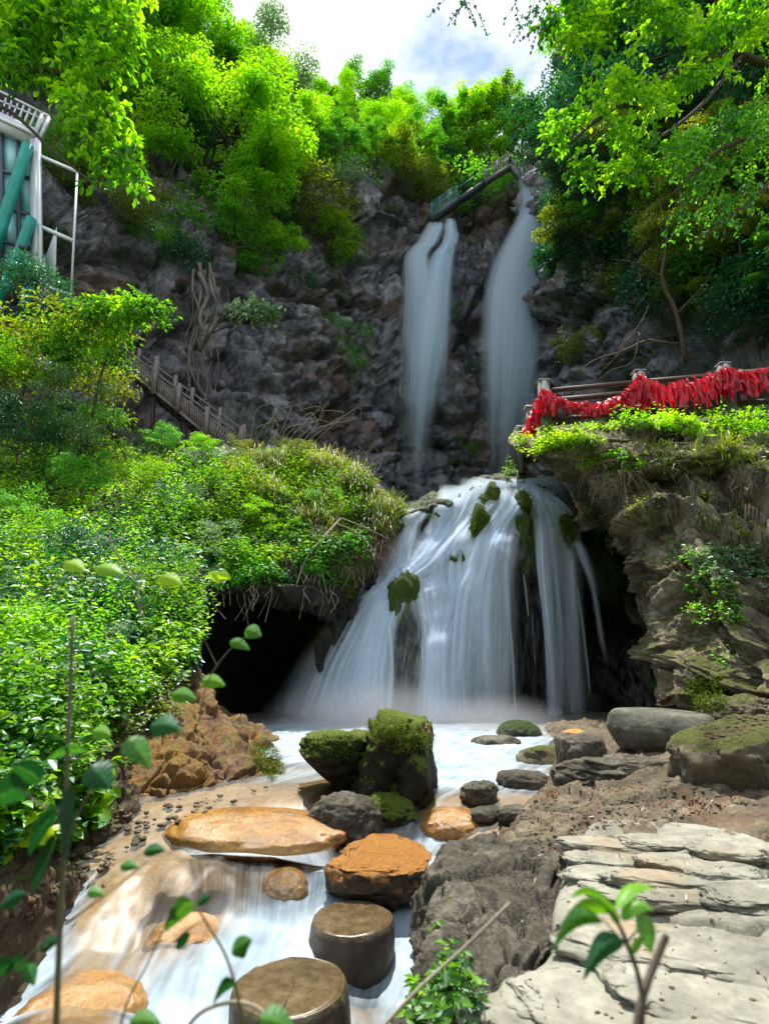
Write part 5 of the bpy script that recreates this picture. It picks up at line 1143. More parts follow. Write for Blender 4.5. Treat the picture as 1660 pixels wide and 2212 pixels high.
# moss cushions
def moss(label, poly, n, seed, size=.05, mat='olive'):
    rs = random.Random(seed); mb = MB()
    for x, y in sample_poly(poly, n, rs):
        p, nn_ = hit(x, y)
        if p is None: continue
        m_ = 12; q = p + rng.normal(size=(m_, 3)) * size * 1.1
        mb.leaves(q, unit(nn_ + rng.normal(size=(m_, 3)) * .8), unit(rng.normal(size=(m_, 3))), size * .9, size * .4, np.clip(.4 + rng.normal(size=m_) * .15, 0, 1))
    tag(mb.build('moss', M[mat]), label, None, None, 'stuff')
cover('ground_cover', [(1290, 1040), (1460, 1040), (1640, 1120), (1640, 1200), (1500, 1180), (1420, 1160), (1330, 1100)], 260, 0, 'olive', .05, .20, 8, 71, 'yellowish plants draped over the upper right bank face', clump=.15, density=1.6)
cover('ground_cover', [(1430, 1160), (1560, 1200), (1640, 1420), (1560, 1460), (1480, 1330)], 220, 0, 'mid', .05, .16, 8, 72, 'small plants on the lower right bank face', clump=.1, density=1.8)
cover('grass', [(1250, 990), (1640, 1010), (1640, 1060), (1300, 1050)], 160, 0, 'dry', .006, .30, 5, 73, 'dry stems hanging over the right bank ledge', clump=.3, grass=True, up=-.2)
moss('bright green moss hanging between the strands of the cascade', [(1015, 1120), (1060, 1060), (1085, 1075), (1075, 1130), (1030, 1190), (1015, 1200)], 260, 51, .035, 'moss_a')
moss('moss cushions on the upper right of the cascade rock', [(1130, 1060), (1160, 1060), (1165, 1110), (1130, 1110)], 120, 52, .035, 'moss_a')
moss('moss cushions near the outer strand of the cascade', [(1195, 1110), (1240, 1110), (1250, 1200), (1215, 1260), (1200, 1190)], 260, 53, .04, 'moss_a')
moss('yellow-green moss running down the left lip beside the cascade', [(725, 1180), (800, 1180), (790, 1240), (750, 1300), (735, 1240)], 420, 54, .04, 'moss_a')
moss('dark moss on the cave edge right of the cascade', [(1230, 1040), (1290, 1100), (1350, 1220), (1330, 1290), (1290, 1260), (1280, 1150)], 420, 55, .05, 'moss_b')
moss('green moss on the rounded tip of the red outcrop', [(545, 1600), (600, 1620), (612, 1670), (590, 1690), (550, 1650)], 380, 56, .02, 'moss_a')
moss('moss on the top of the tall boulder', [(795, 1560), (850, 1555), (935, 1590), (930, 1615), (860, 1620), (800, 1590)], 380, 57, .018, 'moss_a')
moss('moss on the wedge boulder', [(660, 1600), (740, 1585), (780, 1600), (760, 1640), (690, 1625)], 260, 58, .018, 'moss_b')
moss('yellow moss at the foot of the right bank', [(1480, 1470), (1560, 1460), (1560, 1530), (1490, 1530)], 240, 59, .03, 'moss_a')

# near overhanging trees: leafy twigs from limbs that reach into the picture
def near_tree(label, limbs, polys, mat, leaf, seed, base_p, group=None):
    rs = random.Random(seed); t = thing('tree', base_p, label, 'tree'); wood = MB(); lf = MB()
    for path, r0 in limbs:
        pts = crom([P(*q) for q in path], 24); wood.tube(pts, r0 * np.linspace(1, .25, 24), 6)
    for poly, Y0, Y1, n, thr in polys:
        for x, y in sample_poly(poly, n, rs):
            Y = rs.uniform(Y0, Y1)
            if vn(np.array([[x / 46., y / 40., seed]]), seed)[0] + .4 * vn(np.array([[x / 17., y / 17., seed + 4]]), seed)[0] < thr: continue
            c = P(x, y, Y); d = unit(np.array((rs.uniform(-1, 1), rs.uniform(-1, 1), rs.uniform(-.6, .1)))); L_ = rs.uniform(.3, .6)
            s = np.linspace(0, 1, 9); pts = c + d * (s * L_)[:, None] + np.array((0, 0, -.12)) * (s ** 2)[:, None]
            wood.tube(pts[::4], .006, 3, cap=False)
            k = 14; q = pts[np.array([rs.randrange(9) for _ in range(k)])]
            az = rng.normal(size=(k, 3)); lf.leaves(q, unit(d * .5 + az * .6 - np.array((0, 0, .3))), unit(np.array((0, -.2, 1.)) + rng.normal(size=(k, 3)) * .4), leaf * rng.uniform(.7, 1.25, k), leaf * .62 * rng.uniform(.8, 1.1, k), np.clip(.5 + .3 * math.sin(x * .05 + y * .03) + rng.normal(size=k) * .13, 0, 1), six=True)
    wood.build('branches', M['bark'], t, base_p); o = lf.build('foliage', M[mat], t, base_p); o['kind'] = 'stuff'
    return t
bl = P(-420, 700, 9.5)
near_tree('near tree reaching in from the left with large sunlit lime leaves', [(((-420, 900, 9.5), (-300, 500, 9), (-120, 250, 8.6), (60, 150, 8.4), (200, 200, 8.2), (270, 330, 8)), .13), (((-300, 500, 9), (-150, 100, 9), (80, 0, 9), (250, 60, 9)), .09), (((-120, 250, 8.6), (0, 230, 8.5), (120, 330, 8.4), (230, 420, 8.3)), .05)],
          [([(-40, -60), (300, -60), (300, 60), (285, 180), (292, 390), (240, 380), (170, 290), (115, 200), (-40, 160)], 7.6, 9.6, 1300, -.02)], 'lime', .16, 61, bl)
br_ = P(1900, 500, 11)
near_tree('near tree reaching in from the right with clustered sunlit yellow-green leaves', [(((2000, 500, 11), (1800, 250, 11), (1600, 120, 10.6), (1450, 160, 10.4), (1300, 250, 10.2), (1230, 310, 10)), .14), (((1800, 250, 11), (1600, 20, 11), (1400, 0, 11), (1250, 60, 11)), .09), (((1600, 120, 10.6), (1500, 240, 10.4), (1350, 340, 10.2), (1260, 360, 10)), .06)],
          [([(1190, 250), (1270, 190), (1310, 90), (1420, 70), (1480, 20), (1600, 30), (1560, 170), (1500, 210), (1430, 300), (1400, 370), (1250, 370), (1190, 310)], 9.4, 10.8, 1500, .33),
           ([(1170, 70), (1230, -60), (1480, -60), (1470, 40), (1330, 60), (1240, 90)], 10, 11.4, 600, -.1), ([(1540, -60), (1700, -60), (1700, 160), (1600, 110)], 10, 11.4, 260, -.1)], 'lime', .15, 62, br_)
near_tree('fine-leaved green tree spreading over the right edge at mid height', [(((2000, 700, 9.8), (1850, 450, 9.8), (1700, 300, 9.6), (1560, 320, 9.4), (1450, 420, 9.4)), .10), (((1850, 450, 9.8), (1700, 380, 9.6), (1600, 450, 9.5), (1500, 520, 9.5)), .06)],
          [([(1450, 300), (1560, 230), (1700, 220), (1700, 480), (1560, 470), (1470, 500), (1400, 420)], 9.2, 10.6, 700, .15)], 'mid', .11, 63, P(1950, 800, 10))
near_tree('bare twigs with a few leaves hanging into the sky at the top', [(((1330, -200, 8), (1230, -60, 8), (1160, -20, 8), (1150, 50, 8)), .02), (((1160, -20, 8), (1120, -30, 8), (1100, 20, 8)), .012), (((1230, -60, 8), (1190, 0, 8), (1175, 70, 8)), .012), (((1150, -60, 8), (1050, -40, 8), (1000, 4, 8)), .012)],
          [([(975, -20), (1030, -20), (1020, 14), (985, 14)], 7.9, 8.1, 8, -9), ([(1110, -20), (1200, -20), (1190, 70), (1150, 60)], 7.9, 8.2, 16, -9)], 'deep', .07, 64, P(1330, -200, 8))

# left mid-ground trees and bushes
for x, y, h, k, m_, lab, Y in [
    (80, 905, 225, 't', 'olive', 'large feathery yellow-green bush left of the stair railing', 12.2),
    (30, 880, 190, 't', 'fresh', 'soft green bush at the left edge under the lift tower', 12.0),
    (150, 885, 165, 't', 'grass', 'yellowish bush touching the top of the stair railing', 12.6),
    (30, 720, 130, 's', 'deep', 'dark bush hiding the foot of the lift tower', 14.5),
    (20, 860, 110, 's', 'lime', 'bright lime bush at the left frame edge below the lift tower', 11.5),
    (130, 960, 130, 't', 'silver', 'grey-green bush at the top of the left bank', 11.6),
    (40, 990, 120, 's', 'deep', 'dark green bush at the left frame edge on the bank top', 11.3),
    (190, 975, 110, 't', 'mid', 'sparse bush under the stair railing', 12.4),
    (345, 975, 50, 's', 'mid', 'low dark bush beneath the middle of the stair railing', 12.8),
    (430, 985, 40, 's', 'lime', 'low lime bush hiding the foot of the stair railing', 12.6),
    (520, 985, 42, 't', 'grass', 'yellow bush at the lower end of the stair railing', 12.4),
    (300, 1060, 75, 's', 'fresh', 'rounded bright bush in the middle of the bank top', 10.6),
    (180, 1080, 90, 's', 'mid', 'dark rounded bush on the upper left bank', 10.4),
    (640, 1010, 60, 't', 'grass', 'yellow-green tuft bush on the crest of the mound', 12.2),
    (60, 1180, 110, 't', 'mid', 'leafy bush at the left edge of the bank, a third of the way down', None),
    (380, 1130, 80, 't', 'deep', 'dark-leaved bush in the hollow left of the mound', None),
    (150, 1230, 95, 's', 'deep', 'dark rounded bush amid the bright left bank cover', None),
    (560, 1150, 75, 't', 'lime', 'lime bush on the upper face of the mound', None),
    (480, 1200, 70, 't', 'silver', 'grey-leaved bush on the lower face of the mound', None),
    (700, 1120, 60, 't', 'mid', 'small green bush on the right shoulder of the mound', None),
    (340, 1320, 110, 't', 'fresh', 'upright bright bush just left of the cave mouth', None),
    (60, 1420, 130, 't', 'lime', 'large lime-leaved bush at the left edge of the lower bank', None),
    (230, 1420, 90, 't', 'silver', 'pale bush beside the dead stem on the lower bank', None),
    (90, 1640, 130, 't', 'mid', 'dark green bush low on the bank behind the tall stem', None)]:
    plant_at(k, x, y, h, m_, lab, Y=Y)
# arching bright bough over the bush
near_tree('slim tree with a bright bough arching towards the cliff above the stairs', [(((200, 900, 11.8), (215, 820, 11.8), (245, 740, 11.7), (265, 690, 11.6)), .035), (((245, 740, 11.7), (200, 690, 11.6), (150, 680, 11.6)), .02), (((265, 690, 11.6), (300, 662, 11.5), (350, 665, 11.4)), .015)],
          [([(170, 660), (230, 642), (330, 640), (355, 672), (290, 672), (200, 690)], 11.3, 11.9, 260, -.8), ([(60, 690), (180, 670), (270, 700), (265, 760), (180, 800), (80, 780)], 11.3, 12.2, 420, -.1)], 'lime', .10, 65, P(200, 900, 11.8))
near_tree('thin sapling leaning out from the cliff with pale and lime leaves', [(((430, 760, 21), (455, 720, 20.8), (480, 690, 20.6), (495, 660, 20.4), (490, 620, 20.4)), .06), (((455, 720, 20.8), (500, 700, 20.4), (560, 660, 20.2)), .035), (((440, 740, 20.8), (470, 650, 20.6), (480, 600, 20.6)), .04)],
          [([(500, 650), (560, 640), (595, 665), (580, 690), (520, 680)], 20, 20.6, 60, -.6)], 'silver', .17, 66, P(430, 760, 21))
# ------------------------------------------------------------------ stair railing on the left
def zs(x, y, Y): return P(250.2 + x * .1884, 719.3 + y * .1884, Y)
def lerp(a, b, t): return a + (b - a) * t
yF = lambda x: 19.6 - 1.0 * x / 1500.
rail = thing('stair_railing', zs(1010, 1140, 19), 'weathered wooden balustrade of the stairs descending the left cliff, nearer side', 'railing')
o0 = np.array(rail.location)
TOPL = [(70, 160), (430, 430), (700, 640), (1030, 880), (1420, 1170)]; BOT = [(70, 360), (400, 640), (700, 880), (1010, 1140), (1250, 1340)]
top_at = lambda t: zs(*crom(TOPL, 101)[int(t * 100)], yF(t * 1400)); bot_at = lambda t: zs(*crom(BOT, 101)[int(t * 100)], yF(t * 1400))
def piece(name, fn, mat, root): m = MB(); fn(m); return m.build(name, M[mat], root, tuple(root.location), smooth=False)
for a, b in zip(np.linspace(0, .98, 5)[:-1], np.linspace(0, .98, 5)[1:]):
    piece('handrail', lambda m: m.bar(top_at(a), top_at(b), .10, .07), 'wood', rail)
    piece('mid_rail', lambda m: m.bar(lerp(top_at(a), bot_at(a), .22), lerp(top_at(b), bot_at(b), .22), .05, .06), 'wood', rail)
    piece('stringer', lambda m: m.bar(bot_at(a), bot_at(b), .08, .10), 'wood', rail)
for k in range(46):
    t = k / 46.
    piece('baluster', lambda m: m.bar(lerp(top_at(t), bot_at(t), .24), lerp(top_at(t), bot_at(t), .97) , .045), 'wood', rail)
for (x0, y0, x1, y1) in [(478, 275, 400, 700), (735, 590, 690, 900), (1055, 850, 1005, 1190), (1445, 1080, 1400, 1290)]:
    a, b = zs(x0, y0, yF(x0) - .08), zs(x1, y1, yF(x0) - .08); b = np.array((a[0], a[1], b[2]))
    piece('post', lambda m: m.bar(a, b, .15), 'wood', rail)
for k in range(15):
    t = (k + 1) / 16.; a = bot_at(t) + np.array((0, .1, -.08)); piece('stair_tread', lambda m: m.bar(a, a + np.array((0, 1.3, 0)), .28, .05), 'dkwood', rail)
for k in range(3):
    t = .25 + k * .3; a = bot_at(t) + np.array((0, .3, -.1)); piece('prop', lambda m: m.bar(a, a + np.array((.05, .2, -1.6)), .12), 'dkwood', rail)
back = thing('stair_railing', zs(1195, 860, 20.5), 'wooden balustrade of the same stairs, farther side against the cliff', 'railing')
BK = [(270, 240), (490, 400), (685, 550), (880, 690), (1195, 920), (1470, 1120)]
bk = [zs(x, y, 20.9 - x / 1500.) for x, y in BK]
for p, q in zip(bk[:-1], bk[1:]):
    piece('handrail', lambda m: m.bar(p, q, .09, .07), 'wood', back); piece('mid_rail', lambda m: m.bar(p + (0, 0, -.28), q + (0, 0, -.28), .05, .06), 'wood', back)
for p in bk: piece('post', lambda m: m.bar(p + (0, 0, .22), p + (0, 0, -1.1), .13), 'wood', back)

# ------------------------------------------------------------------ ribboned railing on the right
RP = [P(1172, 826, 10.6), P(1378, 806, 10.4), P(1560, 790, 10.2), P(1760, 770, 10.0), P(1980, 745, 9.8)]
rr_ = thing('railing', (RP[1][0], RP[1][1], RP[1][2] - 1.0), 'dark wooden walkway railing with grey square posts on the right bank', 'railing')
for p in RP:
    piece('post', lambda m: m.bar(p + (0, 0, 0), p + (0, 0, -1.25), .19), 'concrete', rr_); piece('post_cap', lambda m: m.bar(p + (0, 0, .03), p + (0, 0, .002), .22), 'greystone', rr_)
for p, q in zip(RP[:-1], RP[1:]):
    for dz, w_, h_ in ((-.20, .10, .07), (-.42, .07, .09), (-.85, .07, .09)):
        piece('rail', lambda m: m.bar(p + (.0, .0, dz), q + (.0, .0, dz), w_, h_), 'dkwood', rr_)
    for k in range(1, 9):
        a = lerp(p, q, k / 9.); piece('baluster', lambda m: m.bar(a + (0, 0, -.43), a + (0, 0, -.84), .05), 'dkwood', rr_)
SP = [P(1172, 826, 10.6), P(1142, 882, 11.4), P(1122, 925, 12.2)]
r2 = thing('railing', SP[2] + (0, 0, -.6), 'short railing stepping down beside the falls behind the red ribbons', 'railing')
for p in SP[1:]: piece('post', lambda m: m.bar(p, p + (0, 0, -1.1), .13), 'concrete', r2); piece('post_cap', lambda m: m.bar(p + (0, 0, .03), p + (0, 0, .002), .2), 'steel', r2)
for p, q in zip(SP[:-1], SP[1:]):
    for dz in (-.2, -.55): piece('rail', lambda m: m.bar(p + (0, 0, dz), q + (0, 0, dz), .07), 'dkwood', r2)
# walkway deck
dk = thing('walkway', RP[2] + (0, .9, -1.3), 'wooden walkway deck behind the ribboned railing', 'walkway')
for k in range(26):
    a = lerp(RP[0], RP[4], k / 26.) + (0, .12, -1.14); piece('plank', lambda m: m.bar(a, a + np.array((.1, 1.6, 0)), .34, .05), 'dkwood', dk)

# garland of red ribbons
GL = crom([P(1120, 950, 11.9), P(1145, 900, 11.2), P(1163, 862, 10.6), P(1178, 856, 10.42), P(1220, 878, 10.4), P(1270, 884, 10.35), P(1330, 868, 10.3), P(1362, 838, 10.25), P(1378, 822, 10.22), P(1400, 836, 10.2), P(1470, 834, 10.15), P(1540, 815, 10.1), P(1562, 808, 10.05), P(1600, 816, 10.0), P(1650, 808, 9.95), P(1740, 800, 9.9), P(1820, 800, 9.85)], 340)
gar = thing('ribbon_garland', GL[120], 'long rope thick with red prayer ribbons draped along the right-hand railing', 'ribbon garland')
m = MB(); m.tube(GL, .018, 5); m.build('rope', M['ribbon'], gar, GL[120])
def ribbon(mb, p, L_, w_, rs):
    yaw = rs.uniform(-.9, .9); side = np.array((math.cos(yaw), math.sin(yaw) * .7, rs.uniform(-.2, .2))); out_ = np.array((-side[1], -abs(side[0]), 0)) * .5
    n = 7; s = np.linspace(0, 1, n); sw = rs.uniform(-.25, .25); ph = rs.uniform(0, 6)
    c = p + np.stack([sw * L_ * s ** 1.3, -.05 - .10 * np.sin(s * 2.2) - .02 * np.sin(s * 7 + ph), .05 * np.sin(s * 3.14 * .7) - L_ * s], 1) + out_ * .02
    tw = side[None] * (w_ * .5) * (1 - .15 * np.sin(s * 9 + ph))[:, None] + np.array((0, .6, 0)) * (w_ * .35 * np.sin(s * 5 + ph))[:, None]
    V = np.stack([c - tw, c + tw], 1).reshape(-1, 3); F = [(2 * i, 2 * i + 1, 2 * i + 3, 2 * i + 2) for i in range(n - 1)]
    mb.add(V, F, None, min(1, max(0, rs.gauss(.5, .32))))
rs = random.Random(4); rest = MB()
def glen(i):
    t = i / 339.; return (.55 if t < .2 else .30 if t < .42 else .64 if t < .70 else .52)
for k in range(900):
    i = int(rs.random() * 339); p = GL[i] + np.array((rs.uniform(-.04, .04), rs.uniform(-.10, .06), rs.uniform(-.02, .10))); L_ = glen(i) * rs.uniform(.45, 1.05)
    if k < 290: mb = MB(); ribbon(mb, p, L_, rs.uniform(.04, .07), rs); mb.build('ribbon', M['ribbon'], gar, GL[120])
    else: ribbon(rest, p, L_, rs.uniform(.035, .06), rs)
o = rest.build('ribbons', M['ribbon'], gar, GL[120]); o['kind'] = 'stuff'

# ------------------------------------------------------------------ lift tower, upper left
E = lambda x, y, Y=16.0: P(x * .2263, 187.6 + y * .2263, Y)
lt = thing('lift_tower', E(360, 1900, 16), 'glazed lift tower with green diagonal beams and a railed top deck at the left edge', 'lift tower')
lo = tuple(lt.location)
def ep(name, mat, fn): m = MB(); fn(m); return m.build(name, M[mat], lt, lo, smooth=False)
ep('column', 'steel', lambda m: m.bar(E(342, 520), E(362, 2140), .26, .26)); ep('column', 'white', lambda m: m.bar(E(372, 520, 15.9), E(398, 2140, 15.9), .10, .1))
ep('deck', 'steel', lambda m: m.bar(E(-260, 230), E(320, 490), .3, .62)); ep('deck_edge', 'white', lambda m: m.bar(E(-260, 180, 15.8), E(330, 455, 15.8), .1, .1))
ep('handrail', 'steel', lambda m: m.bar(E(-260, -90), E(415, 255), .07)); ep('handrail', 'steel', lambda m: m.bar(E(-260, 20), E(400, 305), .05))
for x, y, x2, y2, w_ in [(60, 110, 20, 290, .05), (115, 135, 60, 320, .05), (175, 160, 95, 345, .05), (232, 180, 160, 370, .06), (290, 208, 212, 395, .06), (348, 235, 270, 425, .06), (410, 268, 330, 480, .12), (470, 292, 372, 525, .10), (-40, 60, -80, 250, .05), (-140, 20, -170, 200, .05)]:
    ep('baluster', 'steel', lambda m: m.bar(E(x, y), E(x2, y2), w_))
ep('handrail', 'steel', lambda m: m.bar(E(415, 255), E(475, 285), .07))
rows_ = [(400, -420), (830, 900), (1200, 1250), (1520, 1580), (1820, 1850)]
def gp(x0, x1, ya, yb, slope=.5):
    def f(m):
        V = [E(x0, ya + (x0) * slope * .0 + x0 * .30, 16.2), E(x1, ya + x1 * .30, 16.2), E(x1, yb + x1 * .22, 16.2), E(x0, yb + x0 * .22, 16.2)]
        V = V + [v + np.array((0, .04, 0)) for v in V]; m.add(V, [(0, 1, 2, 3), (7, 6, 5, 4), (0, 4, 5, 1), (1, 5, 6, 2), (2, 6, 7, 3), (3, 7, 4, 0)])
    return f
yy = [400, 800, 1150, 1470, 1760]
for a, b in zip(yy[:-1], yy[1:]):
    for x0, x1 in ((-300, -150), (-140, 10), (20, 165), (185, 318)): ep('glass_pane', 'glass', gp(x0, x1, a + 12, b - 12))
for y in yy[1:]: ep('transom', 'dksteel', lambda m: m.bar(E(-300, y + -300 * .26, 16.1), E(335, y + 335 * .26, 16.1), .09))
for x in (15, 175, -145): ep('mullion', 'dksteel', lambda m: m.bar(E(x, 420 + x * .3, 16.1), E(x + 12, 1790 + x * .25, 16.1), .10))
def beam(x0, y0, x1, y1, r, Y=15.7): ep('diagonal_beam', 'green', lambda m: m.tube(crom([E(x0, y0, Y), E(x1, y1, Y)], 6), r, 12))
beam(268, 560, -60, 1560, .19); beam(300, 1260, 100, 1830, .17); beam(320, 1830, 215, 2120, .15)
ep('diagonal_beam', 'green', lambda m: m.tube([E(100, 1780, 15.7), E(-20, 2060, 15.7)], .15, 12))
fr = [(E(370, 655), E(745, 818), .09), (E(375, 1330), E(705, 1475), .11), (E(385, 1888), E(685, 1988), .08), (E(738, 820), E(682, 1988), .055)]
for a, b, w_ in fr: ep('frame_bar', 'white', lambda m: m.bar(a, b, w_))
ep('cladding_panel', 'white', lambda m: m.add([E(545, 1330, 16.6), E(440, 1610, 16.6), E(470, 1990, 16.6), E(530, 1990, 16.6), E(545, 1330, 16.9), E(440, 1610, 16.9), E(470, 1990, 16.9), E(530, 1990, 16.9)], [(0, 1, 2, 3), (7, 6, 5, 4), (0, 4, 5, 1), (1, 5, 6, 2), (2, 6, 7, 3), (3, 7, 4, 0)]))
ep('cladding_panel', 'white', lambda m: m.add([E(430, 1590, 16.3), E(390, 1720, 16.3), E(398, 2150, 16.3), E(470, 2000, 16.3), E(430, 1590, 16.5), E(390, 1720, 16.5), E(398, 2150, 16.5), E(470, 2000, 16.5)], [(0, 1, 2, 3), (7, 6, 5, 4), (0, 4, 5, 1), (1, 5, 6, 2), (2, 6, 7, 3), (3, 7, 4, 0)]))
ep('camera_box', 'dksteel', lambda m: m.bar(E(190, 1525, 15.6), E(245, 1535, 15.6), .14))

# ------------------------------------------------------------------ cliff-top footbridge
Z2 = lambda x, y, Y=34.: P(906.9 + x * .2072, 312.7 + y * .2072, Y)
fb = thing('footbridge', Z2(700, 400, 33.5), 'grey railed footbridge rising to a corner platform beside the tall fall', 'footbridge')
fo_ = tuple(fb.location)
def fp(name, mat, fn, root=fb): m = MB(); fn(m); return m.build(name, M[mat], root, tuple(root.location), smooth=False)
A_, B_, C_ = Z2(680, 395), Z2(940, 235), Z2(1065, 385)
for p, q in ((A_, B_), (B_, C_)):
    fp('deck', 'concrete', lambda m: m.bar(p, q, .5, .20)); fp('handrail', 'concrete', lambda m: m.bar(p + (0, 0, 1.25), q + (0, 0, 1.25), .09)); fp('mid_rail', 'concrete', lambda m: m.bar(p + (0, 0, .7), q + (0, 0, .7), .06))
    for k in range(11): a = lerp(p, q, k / 10.); fp('baluster', 'concrete', lambda m: m.bar(a, a + (0, 0, 1.25), .06 if k % 5 else .14))
fb2 = thing('footbridge', Z2(250, 680, 34.2), 'teal railed footbridge landing above the narrower fall', 'footbridge')
p, q = Z2(120, 785, 34.4), Z2(385, 605, 34.4)
fp('deck', 'dksteel', lambda m: m.bar(p, q, .8, .3), fb2)
for dz in (.55, 1.0, 1.5): fp('handrail', 'teal', lambda m: m.bar(p + (0, 0, dz), q + (0, 0, dz), .09), fb2)
for k in range(13): a = lerp(p, q, k / 12.); fp('baluster', 'teal', lambda m: m.bar(a, a + (0, 0, 1.5), .07 if k % 4 else .13), fb2)
p, q = Z2(400, 590, 34.6), Z2(680, 400, 34.6)
fp('rail_run', 'teal', lambda m: m.bar(p + (0, 0, 1.2), q + (0, 0, 1.2), .08), fb2); fp('deck', 'dksteel', lambda m: m.bar(p, q, .6, .25), fb2)

# ------------------------------------------------------------------ roots, dead wood, twigs
def wood_thing(name, label, cat, tubes, mat='palebark'):
    b = P(*tubes[0][0][0]); t = tag(link(name, None) if False else thing(name, b, label, cat), None)
    for path, r0 in tubes: m = MB(); pts = crom([P(*q) for q in path], 22); pts = pts + rng.normal(size=pts.shape) * r0 * .12; m.tube(pts, r0 * np.linspace(1, .35, 22), 7); m.build('branch' if name != 'root_column' else 'root', M[mat], t, b)
    return t
wood_thing('dead_stump', 'pale curved dead stem standing in the left bank foliage', 'dead stem', [(((335, 1385, 6.8), (305, 1330, 6.9), (298, 1270, 7), (302, 1235, 7)), .045), (((300, 1260, 7), (270, 1220, 7.1), (240, 1170, 7.1), (235, 1120, 7.1)), .014), (((238, 1165, 7.1), (215, 1160, 7.1), (203, 1130, 7.1)), .010), (((238, 1170, 7.1), (270, 1160, 7.1), (298, 1142, 7.1)), .008)])
wood_thing('exposed_root', 'pale exposed roots hanging over the cave mouth beside the cascade', 'root', [(((735, 1120, 10.3), (700, 1160, 9.9), (665, 1200, 9.6), (635, 1275, 9.4)), .025), (((710, 1150, 10), (690, 1180, 9.8), (668, 1230, 9.6), (655, 1262, 9.5)), .018), (((725, 1130, 10.2), (770, 1150, 10.1), (800, 1180, 10), (815, 1200, 10)), .012), (((740, 1120, 10.3), (790, 1140, 10.1), (840, 1165, 10)), .010), (((680, 1190, 9.7), (640, 1200, 9.6), (610, 1195, 9.6)), .010)])
wood_thing('root_column', 'pale knotted roots running down the cliff behind the stairs', 'root', [(tuple((438 + dx * (1 + .12 * k_) + rng.normal() * 7, 590 + k_ * 48 - (dx % 5) * 7, 22.2 - .12 * k_ + .25 * rng.normal()) for k_ in range(7)), r) for dx, r in ((-14, .06), (-7, .09), (0, .12), (6, .08), (12, .07), (18, .05), (-20, .04))], 'rootgrey')
wood_thing('bare_branch', 'tangle of bare grey branches in front of the shaded right wall', 'branch', [(((1460, 745, 17.5), (1400, 735, 17.3), (1340, 760, 17.1), (1290, 775, 17), (1250, 800, 17)), .05), (((1400, 735, 17.3), (1370, 720, 17.2), (1330, 770, 17), (1300, 800, 17)), .03), (((1380, 720, 17.2), (1365, 780, 17), (1320, 800, 17), (1290, 822, 17)), .03), (((1400, 735, 17.3), (1440, 740, 17.2), (1520, 742, 17.2)), .03), (((1330, 760, 17.1), (1380, 700, 17.1), (1400, 660, 17.2)), .025)], 'bark')
wood_thing('tree', 'bare-trunked tree climbing the shaded right wall, trunk splitting twice', 'tree', [(((1480, 780, 18.5), (1460, 680, 18.4), (1430, 600, 18.4), (1440, 500, 18.4), (1420, 430, 18.5)), .10), (((1430, 600, 18.4), (1380, 570, 18.3), (1320, 560, 18.2)), .04), (((1460, 680, 18.4), (1530, 600, 18.3), (1560, 500, 18.2)), .06)], 'bark')
wood_thing('bare_shrub', 'wiry leafless brush at the cliff foot right of the stairs', 'shrub', [(((540 + i * 9, 960, 15 + .2 * (i % 4)), (545 + i * 11 + 14 * math.sin(i * 2.1), 925, 15), (560 + i * 13 + 30 * math.sin(i), 880 + 12 * (i % 3), 15), (590 + i * 10 + 40 * math.cos(i * 1.7), 868 + 18 * (i % 4), 15)), .012) for i in range(16)], 'palebark')
wood_thing('bare_shrub', 'sprawling leafless brush above the mound in front of the dark cliff', 'shrub', [(((700 + i * 9, 1030, 13.2), (715 + i * 8 + 20 * math.sin(i * 1.3), 1000, 13.3), (740 + i * 6 + 30 * math.cos(i), 975 - 6 * (i % 4), 13.3)), .009) for i in range(14)], 'palebark')
m = MB(); rs = random.Random(12)
for k in range(120):
    x = rs.uniform(450, 800); y = rs.uniform(1150, 1290) if x < 740 else rs.uniform(1120, 1240); p, nn_ = hit(x, y)
    if p is None or p[1] > 11.5: continue
    p = p + nn_ * .04; L_ = rs.uniform(.15, .6); m.tube(crom([p, p + nn_ * .10 + np.array((rs.uniform(-.1, .1), 0, -.3 * L_)), p + nn_ * .08 + np.array((rs.uniform(-.15, .15), 0, -L_))], 7), rs.uniform(.002, .006), 4, cap=False)
tag(m.build('hanging_roots', M['palebark']), 'fine roots and dry stems hanging under the mound', None, None, 'stuff')
# stone drips at the cave mouth
for k, (x, y, Y, h) in enumerate([(738, 1345, 10.4, .42), (726, 1365, 10.3, .30), (692, 1410, 10.2, .30), (700, 1400, 10.25, .22), (760, 1330, 10.4, .34)]):
    rock('dripstone', ['longest jagged dripstone hanging at the cave mouth beside the falling water', 'second dripstone close beside the longest one', 'separate dripstone lower down at the cave mouth', 'short dripstone next to the lower one', 'dripstone tucked against the falling water'][k], at(x, y, Y), (.10, .12, h), 70 + k, M['dark'], amp=.2, taper=.55, sub=4, cat='dripstone')

# ------------------------------------------------------------------ small stones, fallen leaves
m = MB(); rs = random.Random(5)
for poly, n, s0 in [([(1110, 1760), (1200, 1700), (1500, 1680), (1640, 1740), (1400, 1780), (1250, 1800), (1150, 1860)], 420, .007), ([(1500, 1560), (1660, 1500), (1660, 1560), (1540, 1620)], 160, .010), ([(200, 1760), (420, 1720), (600, 1690), (560, 1710), (330, 1800), (60, 1990), (20, 1960)], 130, .016), ([(1200, 1950), (1600, 1900), (1650, 2200), (1100, 2200)], 24, .005)]:
    for x, y in sample_poly(poly, n, rs):
        p, nn_ = hit(x, y)
        if p is None: continue
        s = s0 * rs.uniform(.4, 1.6); V, F = ICO[2]; m.add(p + V * (1 + .2 * rng.normal(size=(len(V), 1))) * s * np.array((1.2, 1, .7)), None, F, rs.random())
tag(m.build('pebbles', M['path']), 'loose pebbles and crumbs of stone', None, None, 'stuff')
m = MB()
